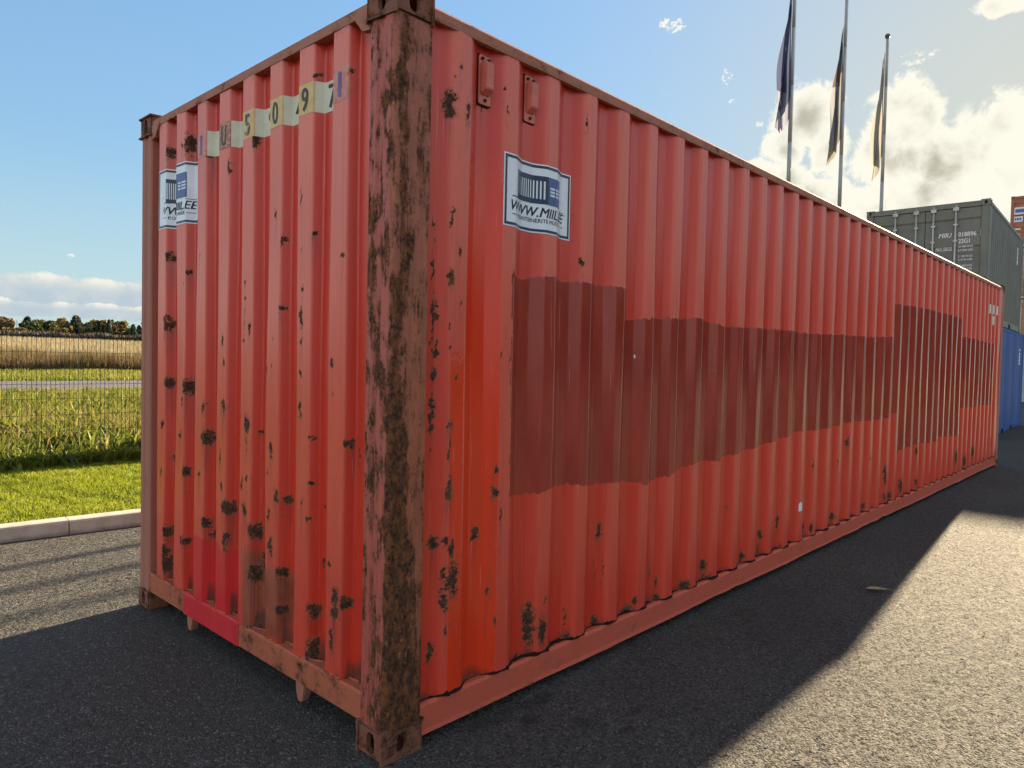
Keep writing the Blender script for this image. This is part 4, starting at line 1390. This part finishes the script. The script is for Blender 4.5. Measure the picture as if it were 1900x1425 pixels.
def flagpole(x, y, top, label):
    t = tag(empty('flagpole', (x, y, 0)), label, 'flagpole', 'flagpoles behind the red container')
    bm = bmesh.new()
    n = 8
    zs = [0.04 + (top - 0.04) * i / n for i in range(n + 1)]
    for i in range(n):
        add_tube(bm, (0, 0, zs[i]), (0, 0, zs[i + 1]), 0.062 - 0.028 * i / n, 0.062 - 0.028 * (i + 1) / n, 14)
    from_bm('pole', bm, M['pole'], t, True)
    bm = bmesh.new()
    add_tube(bm, (0, 0, 0), (0, 0, 0.04), 0.17, 0.16, 16)
    add_tube(bm, (0, 0, 0.04), (0, 0, 0.16), 0.10, 0.09, 16)
    from_bm('base_plate', bm, M['pole'], t)
    bm = bmesh.new()
    bmesh.ops.create_uvsphere(bm, u_segments=12, v_segments=8, radius=0.075)
    for v in bm.verts:
        v.co.z += top + 0.075
    add_tube(bm, (0, 0, top), (0, 0, top + 0.03), 0.05, 0.05, 12)
    from_bm('finial', bm, M['finial'], t, True)
    bm = bmesh.new()
    add_tube(bm, (0.055, -0.045, 1.2), (0.045, -0.03, top - 0.05), 0.006, None, 5)
    from_bm('halyard', bm, M['pole'], t)
    return t


def flag_mat(name, bands, print_marks=False):
    """bands: list of (height fraction from the top, colour); cloth lets the sun through"""
    m, n = new_mat(name)
    v = n.attr('drop')
    u = n.attr('across')
    c = bands[0][1]
    for h, cc in bands[1:]:
        c = n.mix(n.step(v, h - 0.006, h + 0.006), c, cc)
    if print_marks:
        marks = 0.0
        for uc, vc, ru, rv, ri in ((0.30, 0.34, 0.10, 0.020, 0.0), (0.36, 0.40, 0.10, 0.020, 0.0), (0.42, 0.66, 0.09, 0.018, 0.0), (0.38, 0.71, 0.09, 0.018, 0.0), (0.40, 0.775, 0.16, 0.030, 0.45), (0.70, 0.70, 0.07, 0.02, 0.0), (0.66, 0.83, 0.12, 0.022, 0.4)):
            a = n.mul(n.sub(u, uc), 1 / ru)
            b = n.mul(n.sub(v, vc), 1 / rv)
            d = n.m('SQRT', n.add(n.mul(a, a), n.mul(b, b)))
            marks = n.mx(marks, n.mul(n.step(d, 1.05, 0.95), n.step(d, ri - 0.05, ri + 0.05) if ri else 1.0))
        c = n.mix(marks, c, (0.62, 0.62, 0.66))
    weave = n.noise(n.node('ShaderNodeNewGeometry').outputs['Position'], 30, 3, 0.5)
    c = n.mix(n.mul(weave, 0.25), c, n.mix(1.0, c, (0.6, 0.6, 0.6), 'MULTIPLY'))
    p = bsdf(n, c, 0.85, 0.1)
    t = n.node('ShaderNodeBsdfTranslucent', {'Color': c}).outputs[0]
    finish(n, n.node('ShaderNodeMixShader', {0: 0.42, 1: p, 2: t}).outputs[0])
    return m


def flag(x, y, ztop, drop, width, mat, label, seed, ang, tail=0.5):
    """limp flag: cloth hanging in long folds beside the pole, widening downwards"""
    rs = np.random.RandomState(seed)
    nu, nv = 42, 90
    u = np.linspace(0, 1, nu)
    v = np.linspace(0, 1, nv)
    Uu, Vv = np.meshgrid(u, v)
    open_ = width * (0.10 + 0.90 * Vv ** 0.85)                       # how far the folds stand off the pole
    folds = 2.6
    ph = rs.uniform(0, 6)
    s = 0.5 - 0.5 * np.cos(Uu * math.pi * folds + 0.5 * np.sin(Vv * 5 + ph))
    X = 0.055 + open_ * (0.70 * s * (0.45 + 0.55 * Uu) + 0.30 * Uu)
    Yf = 0.16 * width * 2 * np.sin(Uu * math.pi * folds * 2 + ph + 2.0 * Vv) * (0.2 + 0.8 * Vv) + 0.05 * np.sin(Vv * 9 + ph) * Uu
    slack = drop * (0.78 + 0.22 * (1 - np.abs(Uu - tail) * 1.6))
    Zf = -Vv * slack - 0.18 * Uu * drop * (1 - Vv) * 0.9
    ca, sa = math.cos(ang), math.sin(ang)
    V = np.stack([(X * ca - Yf * sa).ravel(), (X * sa + Yf * ca).ravel(), Zf.ravel()], 1)
    idx = np.arange(nu * nv).reshape(nv, nu)
    F = np.stack([idx[:-1, :-1].ravel(), idx[1:, :-1].ravel(), idx[1:, 1:].ravel(), idx[:-1, 1:].ravel()], 1)
    o = from_np('flag', V, F, mat, None, dict(drop=Vv.ravel(), across=Uu.ravel()), True)
    o.location = (x, y, ztop)
    tag(o, label, 'flag', 'limp flags on the flagpoles')
    return o


P1, P2, P3 = (16.4 - 0.0, 5.32), (19.2, 5.02), (21.9, 4.72)
flagpole(*P1, 11.45, 'flagpole flying the dark blue flag, leftmost of the three poles')
flagpole(*P2, 11.85, 'middle flagpole flying the striped flag, its top near the picture edge')
flagpole(*P3, 11.45, 'flagpole with its ball top in view flying the plain pale flag')
LEFT = R(128)                                      # the folds hang off the poles' left side
navy_c, pale = (0.080, 0.095, 0.175), (0.42, 0.41, 0.44)
flag(*P1, 11.10, 3.75, 0.48, flag_mat('navy_flag_cloth', [(0, navy_c), (0.86, (0.30, 0.31, 0.40))], True), 'limp dark blue flag with white round marks', 4, LEFT, 0.35)
flag(*P2, 11.0, 3.85, 0.46, flag_mat('striped_flag_cloth', [(0, (0.09, 0.12, 0.16)), (0.22, (0.13, 0.095, 0.075)), (0.40, (0.28, 0.29, 0.31)), (0.90, (0.28, 0.26, 0.22))]), 'limp flag with blue, brown and white stripes and a yellow lower edge', 9, LEFT, 0.55)
flag(*P3, 11.15, 3.95, 0.42, flag_mat('pale_flag_cloth', [(0, (0.36, 0.34, 0.31))]), 'limp plain cream flag', 15, LEFT, 0.6)

# ------------------------------------------------------------------ wire fence
M['wire'] = flat_mat('dark_green_wire', (0.020, 0.028, 0.022), 0.5, 0.4)
fence = tag(empty('wire_fence', (0, 8.0, 0.10)), 'dark welded wire mesh fence between the lawn and the field', 'fence')
V, F = [], []
def wire(p0, p1, r):
    p0, p1 = np.array(p0), np.array(p1)
    d = (p1 - p0) / np.linalg.norm(p1 - p0)
    a = np.cross(d, [0, 1, 0])
    a /= np.linalg.norm(a)
    b = np.cross(d, a)
    i = len(V)
    for p in (p0, p1):
        for t in range(4):
            V.append(p + r * (a * math.cos(t * math.pi / 2 + 0.78) + b * math.sin(t * math.pi / 2 + 0.78)))
    for t in range(4):
        F.append((i + t, i + (t + 1) % 4, i + 4 + (t + 1) % 4, i + 4 + t))
X0 = -10.32
PANEL = 2.52
mesh_me = None
for k in range(9):
    xa = X0 + k * PANEL
    if mesh_me is None:
        for i in range(50):
            wire((0.03 + i * 0.05, 0, 0.03), (0.03 + i * 0.05, 0, 1.78), 0.0030)
        for z in (0.0, 0.2, 0.4, 0.6, 0.8, 0.98, 1.18, 1.375, 1.575):
            wire((0.01, 0.005, 0.03 + z), (2.50, 0.005, 0.03 + z), 0.0031)
        o = from_np('wire_mesh', np.array(V), np.array(F), M['wire'], fence)
        mesh_me = o.data
    else:
        o = bpy.data.objects.new('wire_mesh', mesh_me)
        col.objects.link(o)
        o.parent = fence
    o.location = (xa, 0, 0)
    o['kind'] = 'stuff'
for k in range(10):
    bm = bmesh.new()
    add_box(bm, -0.02, 0.02, -0.03, 0.03, -0.1, 1.85, 0.003)
    p = from_bm('post', bm, M['wire'], fence)
    p.location = (X0 + k * PANEL - 0.01, 0.04, 0)

# ------------------------------------------------------------------ grass, weeds and field
def leaf_mat(name, stops, trans=0.45):
    m, n = new_mat(name)
    t = n.attr('tint')
    c = stops[0][1]
    for (a, ca), (b, cb) in zip(stops[:-1], stops[1:]):
        c = n.mix(n.step(t, a, b), c, cb)
    p = bsdf(n, c, 0.6, 0.25)
    tr = n.node('ShaderNodeBsdfTranslucent', {'Color': c}).outputs[0]
    finish(n, n.node('ShaderNodeMixShader', {0: trans, 1: p, 2: tr}).outputs[0])
    return m


def blades(name, px, py, pz, h, wd, lean, mat, rs, tint, seg=2):
    n = len(px)
    a = rs.uniform(0, 2 * np.pi, n)
    wx, wy = np.cos(a) * wd / 2, np.sin(a) * wd / 2
    b = rs.uniform(0, 2 * np.pi, n)
    lx, ly = np.cos(b) * lean * h, np.sin(b) * lean * h
    verts = []
    if seg == 1:
        verts = [np.stack([px - wx, py - wy, pz], 1), np.stack([px + wx, py + wy, pz], 1), np.stack([px + lx, py + ly, pz + h], 1)]
        V = np.stack(verts, 1).reshape(-1, 3)
        F = np.arange(3 * n).reshape(n, 3)
        k = 3
    else:
        m1 = 0.55
        verts = [np.stack([px - wx, py - wy, pz], 1), np.stack([px + wx, py + wy, pz], 1),
                 np.stack([px + lx * 0.3 + wx * 0.8, py + ly * 0.3 + wy * 0.8, pz + h * m1], 1), np.stack([px + lx * 0.3 - wx * 0.8, py + ly * 0.3 - wy * 0.8, pz + h * m1], 1),
                 np.stack([px + lx, py + ly, pz + h * (1 - 0.3 * lean)], 1)]
        V = np.stack(verts, 1).reshape(-1, 3)
        i = np.arange(n)[:, None] * 5
        F = np.concatenate([np.concatenate([i, i + 1, i + 2], 1), np.concatenate([i, i + 2, i + 3], 1), np.concatenate([i + 3, i + 2, i + 4], 1)])
        k = 5
    return from_np(name, V, F, mat, None, dict(tint=np.repeat(tint, k)))


rs = np.random.RandomState(11)
def wedge(n, r0, r1, a0, a1, power=1.0):
    """points on the ground seen past the container's left side, between two distances from the camera"""
    r = np.sqrt(rs.uniform(r0 ** 2, r1 ** 2, n)) if power == 1.0 else r0 + (r1 - r0) * rs.uniform(0, 1, n) ** power
    a = np.radians(rs.uniform(a0, a1, n))
    return -1.6 + r * np.cos(a), -2.11 + r * np.sin(a)


def gz(y): return np.where(y < 46, 0.10, 0.10 + (y - 46) * 0.0235)
def clump(x, y, f, seed):
    r = np.random.RandomState(seed)
    out = np.zeros_like(x)
    for _ in range(6):
        k, ph = r.uniform(0.5, 1.6) * f, r.uniform(0, 6.3)
        d = r.uniform(0, 6.3)
        out += np.sin(k * (x * np.cos(d) + y * np.sin(d)) + ph)
    return out / 6 ** 0.5


kerb_y = lambda x: 4.565 + (x - 0.22) * math.tan(KA) + 0.155
# mown lawn
n = 180000
x = rs.uniform(-6.0, 4.2, n)
y = rs.uniform(4.3, 8.0, n)
ok = y > kerb_y(x)
x, y = x[ok], y[ok]
c = clump(x, y, 5, 1) * 0.5 + clump(x, y, 22, 2) * 0.5
h = np.clip(0.036 + 0.012 * c + rs.uniform(-0.012, 0.022, len(x)), 0.015, 0.09)
tint = np.clip(0.45 + 0.22 * c + rs.normal(0, 0.20, len(x)), 0, 1)
M['lawn'] = leaf_mat('lawn_blades', [(0.0, (0.095, 0.125, 0.008)), (0.45, (0.23, 0.28, 0.014)), (0.8, (0.34, 0.37, 0.032)), (1.0, (0.32, 0.275, 0.09))])
tag(blades('lawn_grass', x, y, np.full(len(x), 0.10), h, rs.uniform(0.004, 0.008, len(x)), rs.uniform(0.2, 1.0, len(x)), M['lawn'], rs, tint), kind='stuff')

# unmown weeds along and behind the fence
M['weed'] = leaf_mat('weed_blades', [(0.0, (0.034, 0.055, 0.008)), (0.4, (0.13, 0.165, 0.018)), (0.65, (0.215, 0.215, 0.035)), (0.85, (0.34, 0.255, 0.095)), (1.0, (0.19, 0.10, 0.045))])
n = 14000
x = rs.uniform(-8, 5, n)
y = 8.02 + np.abs(rs.normal(0, 0.25, n)) - 0.22
c = clump(x, y, 6, 3)
o = blades('fence_line_weeds', x, y, np.full(n, 0.10), np.clip(0.13 + 0.06 * c + rs.uniform(-0.05, 0.10, n), 0.04, 0.45), rs.uniform(0.012, 0.040, n), rs.uniform(0.2, 0.9, n), M['weed'], rs, np.clip(0.36 + 0.12 * c + rs.normal(0, 0.14, n), 0, 0.8))
tag(o, kind='stuff')
n = 110000
x, y = wedge(n, 10.2, 29.5, 60, 106)
ok = (y > 8.25) & (y < 25.6)
x, y = x[ok], y[ok]
c = clump(x, y, 1.5, 5)
c2 = clump(x, y, 4.5, 6)
nearb = np.clip((y - 8.7) / 0.8, 0, 1) * np.clip((14.0 - y) / 2.0, 0, 1)
dry = (rs.uniform(0, 1, len(x)) < 0.03 + 0.42 * nearb * np.clip(0.6 + c, 0, 1.4))
h = np.where(dry, rs.uniform(0.22, 0.62, len(x)) + 0.10 * c, np.clip(0.20 + 0.12 * c2 + rs.uniform(-0.08, 0.18, len(x)) + 0.06 * nearb, 0.05, 0.6))
h = np.maximum(h, 0.06)
h = h * np.clip(1.15 - (y - 14) * 0.05, 0.45, 1.0)
wd = np.where(dry, rs.uniform(0.006, 0.014, len(x)), rs.uniform(0.015, 0.070, len(x)))
tint = np.where(dry, rs.uniform(0.72, 1.0, len(x)), np.clip(0.40 + 0.13 * c2 + rs.normal(0, 0.14, len(x)), 0, 0.78))
tag(blades('meadow_weeds', x, y, np.full(len(x), 0.10), h, wd, rs.uniform(0.15, 0.95, len(x)), M['weed'], rs, tint), kind='stuff')
# broad-leaved docks at the foot of the fence
n = 900
x = rs.uniform(-2.5, 4.5, n)
y = 8.0 + rs.normal(0, 0.16, n)
ok = clump(x, y * 0, 2.2, 8) > 0.1
x, y = x[ok], y[ok]
tag(blades('dock_leaves', x, y, np.full(len(x), 0.10), rs.uniform(0.10, 0.26, len(x)), rs.uniform(0.05, 0.10, len(x)), rs.uniform(0.5, 1.1, len(x)), M['weed'], rs, rs.uniform(0.12, 0.5, len(x))), kind='stuff')
# verge beyond the road
n = 55000
x, y = wedge(n, 38, 58, 62, 106)
ok = (y > 37.0) & (y < 51.5)
x, y = x[ok], y[ok]
c = clump(x, y, 1.2, 9)
tag(blades('road_verge_grass', x, y, gz(y), np.clip(0.17 + 0.05 * c + rs.uniform(-0.05, 0.12, len(x)), 0.05, 0.4), rs.uniform(0.02, 0.05, len(x)), rs.uniform(0.1, 0.7, len(x)), M['weed'], rs, np.clip(0.55 + 0.1 * c + rs.normal(0, 0.1, len(x)), 0, 0.75)), kind='stuff')
# brown and ochre tall weeds at the field's edge
M['reed'] = leaf_mat('dry_tall_weeds', [(0.0, (0.040, 0.026, 0.012)), (0.35, (0.105, 0.06, 0.025)), (0.6, (0.17, 0.135, 0.04)), (0.85, (0.25, 0.205, 0.115)), (1.0, (0.325, 0.285, 0.20))], 0.35)
n = 76000
x, y = wedge(n, 52, 64, 62, 106)
ok = y > 50.5
x, y = x[ok], y[ok]
c = clump(x, y, 0.9, 12)
c2 = clump(x, y, 3.0, 13)
tag(blades('tall_dry_weeds', x, y, gz(y), np.clip(0.95 + 0.22 * c + rs.uniform(-0.45, 0.45, len(x)), 0.3, 1.9), rs.uniform(0.02, 0.06, len(x)), rs.uniform(0.02, 0.35, len(x)), M['reed'], rs, np.clip(0.42 + 0.2 * c2 + rs.normal(0, 0.18, len(x)), 0, 1), 1), kind='stuff')
n = 110000
x, y = wedge(n, 62, 245, 60, 108, 1.35)
c = clump(x, y, 0.25, 14)
tag(blades('tan_field_grass', x, y, gz(y), np.clip(0.85 + rs.uniform(-0.25, 0.30, n), 0.3, 1.5), rs.uniform(0.05, 0.12, n) * (0.5 + np.hypot(x, y) / 150), rs.uniform(0.02, 0.35, n), M['reed'], rs, np.clip(0.86 + 0.06 * c + rs.normal(0, 0.10, n), 0, 1), 1), kind='stuff')

# ------------------------------------------------------------------ far trees, each its own
def crown_mat(name, a, b):
    return leaf_mat(name, [(0.0, a), (1.0, b)], 0.25)


M['spruce'] = crown_mat('spruce_needles', (0.034, 0.052, 0.038), (0.085, 0.108, 0.068))
M['olive'] = crown_mat('olive_foliage', (0.090, 0.080, 0.020), (0.20, 0.16, 0.045))
M['gold'] = crown_mat('autumn_foliage', (0.13, 0.090, 0.022), (0.26, 0.18, 0.045))
M['leafgreen'] = crown_mat('green_foliage', (0.04, 0.058, 0.018), (0.11, 0.13, 0.04))
M['umber'] = crown_mat('brown_foliage', (0.085, 0.062, 0.032), (0.19, 0.13, 0.065))
M['bark'] = flat_mat('tree_bark', (0.055, 0.042, 0.032), 0.9, 0.1, 0.3, 4)


def leaves(P, size, rs, parent, mat, tint):
    n = len(P)
    d1 = rs.normal(0, 1, (n, 3))
    d1 /= np.linalg.norm(d1, axis=1)[:, None]
    d2 = np.cross(d1, rs.normal(0, 1, (n, 3)))
    d2 /= np.linalg.norm(d2, axis=1)[:, None]
    s = (size * rs.uniform(0.6, 1.4, n))[:, None]
    V = np.stack([P - d1 * s - d2 * s * 0.6, P + d1 * s * 0.3 - d2 * s, P + d1 * s + d2 * s * 0.2, P - d1 * s * 0.2 + d2 * s], 1).reshape(-1, 3)
    return from_np('crown', V, np.arange(4 * n).reshape(n, 4), mat, parent, dict(tint=np.repeat(tint, 4)))


def tree(px_x, dist, top_el, width_px, kind, mat, label, seed, az_deg):
    r = np.random.RandomState(seed)
    a = R(az_deg)
    x, y = -1.6 + dist * math.cos(a), -2.11 + dist * math.sin(a)
    zb = float(gz(np.array(y)))
    h = 1.52 + dist * math.tan(R(top_el)) - zb
    wr = 0.5 * width_px * dist / 1080.0
    t = tag(empty('spruce_tree' if kind == 'spruce' else 'tree', (x, y, zb)), label, 'tree', 'trees along the far edge of the field')
    bm = bmesh.new()
    tr = 0.028 * h
    add_tube(bm, (0, 0, -0.2), (0.05 * r.normal(), 0.05 * r.normal(), h * (0.9 if kind == 'spruce' else 0.55)), tr, tr * 0.3, 7)
    for i in range(5 if kind != 'spruce' else 0):
        b = r.uniform(0, 6.3)
        zz = h * r.uniform(0.25, 0.5)
        add_tube(bm, (0, 0, zz), (wr * 0.7 * math.cos(b), wr * 0.7 * math.sin(b), zz + h * r.uniform(0.15, 0.4)), tr * 0.45, tr * 0.1, 5)
    if kind == 'bare':
        for i in range(46):
            b = r.uniform(0, 6.3)
            zz = h * r.uniform(0.25, 0.8)
            add_tube(bm, (0, 0, zz), (wr * r.uniform(0.3, 1) * math.cos(b), wr * r.uniform(0.3, 1) * math.sin(b), min(h, zz + h * r.uniform(0.15, 0.4))), tr * 0.16, tr * 0.04, 4)
    from_bm('trunk', bm, M['bark'], t)
    if kind == 'bare':
        return t
    n = 950
    if kind == 'spruce':
        z = r.uniform(0.04, 1.0, n) ** 1.15
        tier = 0.72 + 0.28 * np.abs(np.sin(z * 24 + r.uniform(0, 3)))
        rad = wr * (1 - z) ** 0.8 * tier * np.sqrt(r.uniform(0.1, 1, n)) + 0.03 * wr
        b = r.uniform(0, 2 * np.pi, n)
        rad *= 1 + 0.22 * np.sin(3 * b + z * 9)
        P = np.stack([rad * np.cos(b), rad * np.sin(b), h * z - 0.10 * rad], 1)
        size = 0.13 * wr + 0.10
    else:
        k = 11
        cs = np.stack([r.normal(0, 0.42, k) * wr, r.normal(0, 0.42, k) * wr, h * r.uniform(0.30, 0.86, k)], 1)
        cs[0] = (0, 0, h * 0.84)
        rr = wr * r.uniform(0.28, 0.52, k)
        i = r.randint(0, k, n)
        d = r.normal(0, 1, (n, 3))
        d /= np.linalg.norm(d, axis=1)[:, None]
        P = cs[i] + d * (rr[i] * r.uniform(0.55, 1.0, n) ** 0.5)[:, None] * np.array([1, 1, 0.75])
        P[:, 2] = np.clip(P[:, 2], 0.06 * h, h * 1.0)
        size = 0.11 * wr + 0.10
    tint = np.clip(r.uniform(0, 1, n), 0, 1)
    leaves(P, size, r, t, M[mat], tint)
    return t


# pixel column -> azimuth on the far field, from the camera's own calibration
def az_of(px, py=628):
    v = Vector(((px - 950) / 1327.47, -(py - 712.5) / 1327.47, -1))
    d = cam.rotation_euler.to_matrix() @ v
    return math.degrees(math.atan2(d.y, d.x)), math.degrees(math.asin(d.normalized().z))


TREES = [
    (-560, 600, 60, 'round', 'olive', 'broad olive tree far outside the left edge'),
    (-430, 594, 50, 'round', 'leafgreen', 'green tree far outside the left edge'),
    (-300, 592, 44, 'spruce', 'spruce', 'tall spruce well outside the left edge'),
    (-210, 600, 40, 'round', 'umber', 'brown tree well outside the left edge'),
    (-130, 597, 30, 'round', 'leafgreen', 'green tree outside the left edge'),
    (-96, 592, 28, 'spruce', 'spruce', 'pointed spruce outside the left edge'),
    (-62, 600, 30, 'round', 'umber', 'brown autumn tree outside the left edge'),
    (-30, 594, 26, 'spruce', 'spruce', 'dark spruce just left of the picture edge'),
    (0, 590, 32, 'round', 'umber', 'brown-green rounded tree at the left picture edge'),
    (19, 596, 14, 'bare', 'umber', 'bare thin tree beside the leftmost brown tree'),
    (28, 610, 20, 'round', 'gold', 'low orange bush-like tree right of the bare tree'),
    (51, 590, 26, 'spruce', 'spruce', 'tall dark spruce left of the brown trees'),
    (64, 597, 20, 'round', 'leafgreen', 'dark green tree touching the tall dark spruce'),
    (79, 596, 26, 'round', 'umber', 'wide brown tree in the middle of the left group'),
    (96, 595, 20, 'round', 'leafgreen', 'green tree behind the yellow tree'),
    (104, 607, 16, 'round', 'gold', 'small yellow tree in front of the green one'),
    (115, 591, 24, 'round', 'gold', 'green and orange tree with a pointed top'),
    (125, 597, 12, 'spruce', 'spruce', 'narrow spruce right of the orange tree'),
    (141, 588, 30, 'spruce', 'spruce', 'broad dark spruce standing clear, tallest of the trees'),
    (154, 603, 12, 'spruce', 'spruce', 'small spruce at the right foot of the broad one'),
    (163, 604, 11, 'spruce', 'spruce', 'small spruce, left of a pair in the gap'),
    (171, 602, 11, 'spruce', 'spruce', 'small spruce, right of a pair in the gap'),
    (190, 598, 42, 'round', 'olive', 'wide rounded olive-coloured tree'),
    (202, 594, 12, 'spruce', 'spruce', 'left pointed spruce behind the olive tree'),
    (208, 594, 12, 'spruce', 'spruce', 'right pointed spruce behind the olive tree'),
    (214, 604, 18, 'round', 'umber', 'brown tree at the right side of the olive one'),
    (226, 597, 16, 'spruce', 'spruce', 'pine with a narrow top above the dark wood'),
    (234, 604, 20, 'round', 'leafgreen', 'dark tree next to the narrow-topped pine'),
    (247, 603, 16, 'spruce', 'spruce', 'dark spruce left of the container corner'),
    (258, 605, 16, 'spruce', 'spruce', 'dark spruce half hidden by the container corner'),
    (272, 600, 22, 'spruce', 'spruce', 'dark spruce wholly behind the container corner'),
    (300, 598, 34, 'round', 'olive', 'olive tree hidden behind the red container'),
]
for i, (px, py, wd, kind, mat, label) in enumerate(TREES):
    a_, e_ = az_of(px, py)
    tree(px, 255 + (i * 37 % 23), e_, wd * 1.12, kind, mat, label, 100 + i, a_)
# low scrub along the foot of the trees
n = 15000
a = np.radians(rs.uniform(60, 112, n))
r_ = rs.uniform(243, 250, n)
x, y = -1.6 + r_ * np.cos(a), -2.11 + r_ * np.sin(a)
c = clump(x, y, 0.35, 21)
tag(blades('far_scrub', x, y, gz(y), np.clip(2.3 + 0.6 * c + rs.uniform(-1.2, 0.8, n), 0.5, 4.5), rs.uniform(0.4, 1.0, n), rs.uniform(0.05, 0.4, n), crown_mat('scrub', (0.045, 0.038, 0.030), (0.105, 0.082, 0.060)), rs, rs.uniform(0, 1, n)), kind='stuff')

# unseen tree belt right of the camera, added to darken the painted band's reflections
n = 8000
a = np.radians(rs.uniform(-74, -14, n))
r_ = rs.uniform(74, 84, n)
x, y = r_ * np.cos(a), r_ * np.sin(a)
hh = 11.5 + 2.2 * clump(x, y, 0.22, 31) + 1.2 * clump(x, y, 0.9, 32)
z = hh * rs.uniform(0.02, 1.0, n) ** 0.8
o = leaves(np.stack([x, y, z], 1), 0.8, rs, None, M['leafgreen'], rs.uniform(0, 1, n))
o.name = 'unseen_tree_belt'
tag(o, kind='stuff')

# ------------------------------------------------------------------ small things on the yard
M['leaf'] = flat_mat('dry_leaf', (0.30, 0.24, 0.12), 0.6, 0.3, 0.3, 40)
bm = bmesh.new()
nl = 9
pr = []
for i in range(nl + 1):
    t = i / nl
    wv = 0.030 * math.sin(math.pi * t ** 0.8) + 0.001
    x = -0.075 + 0.15 * t
    pr.append([bm.verts.new((x, s * wv, 0.010 + 0.016 * abs(s) * math.sin(math.pi * t) + 0.012 * (t - 0.5) ** 2 * 4)) for s in (-1, -0.5, 0, 0.5, 1)])
for i in range(nl):
    for j in range(4):
        bm.faces.new((pr[i][j], pr[i + 1][j], pr[i + 1][j + 1], pr[i][j + 1]))
add_tube(bm, (0.075, 0, 0.022), (0.115, 0.01, 0.006), 0.0025, 0.0015, 5)
o = from_bm('fallen_leaf', bm, M['leaf'], None, True)
o.location = (3.657, -0.654, 0.0)
o.rotation_euler = (0, 0, R(-52))
tag(o, 'curled dry leaf lying on the shaded asphalt', 'leaf')
# loose grit on the yard
n = 1500
x = rs.uniform(-1.2, 8, n)
y = rs.uniform(-3.0, 4.4, n)
s = rs.uniform(0.002, 0.006, n)
tet = np.array([(1, 0, -0.5), (-0.6, 0.9, -0.5), (-0.5, -0.8, -0.5), (0.1, 0.0, 0.8)])
V = (np.stack([x, y, s * 0.5], 1)[:, None, :] + tet[None] * s[:, None, None] * rs.uniform(0.6, 1.3, (n, 4, 1))).reshape(-1, 3)
i = np.arange(n)[:, None] * 4
F = np.concatenate([i + np.array([[0, 1, 3]]), i + np.array([[1, 2, 3]]), i + np.array([[2, 0, 3]])])
tag(from_np('loose_grit', V, F, flat_mat('pale_grit', (0.20, 0.195, 0.185), 0.8, 0.2, 0.3, 200)), kind='stuff')
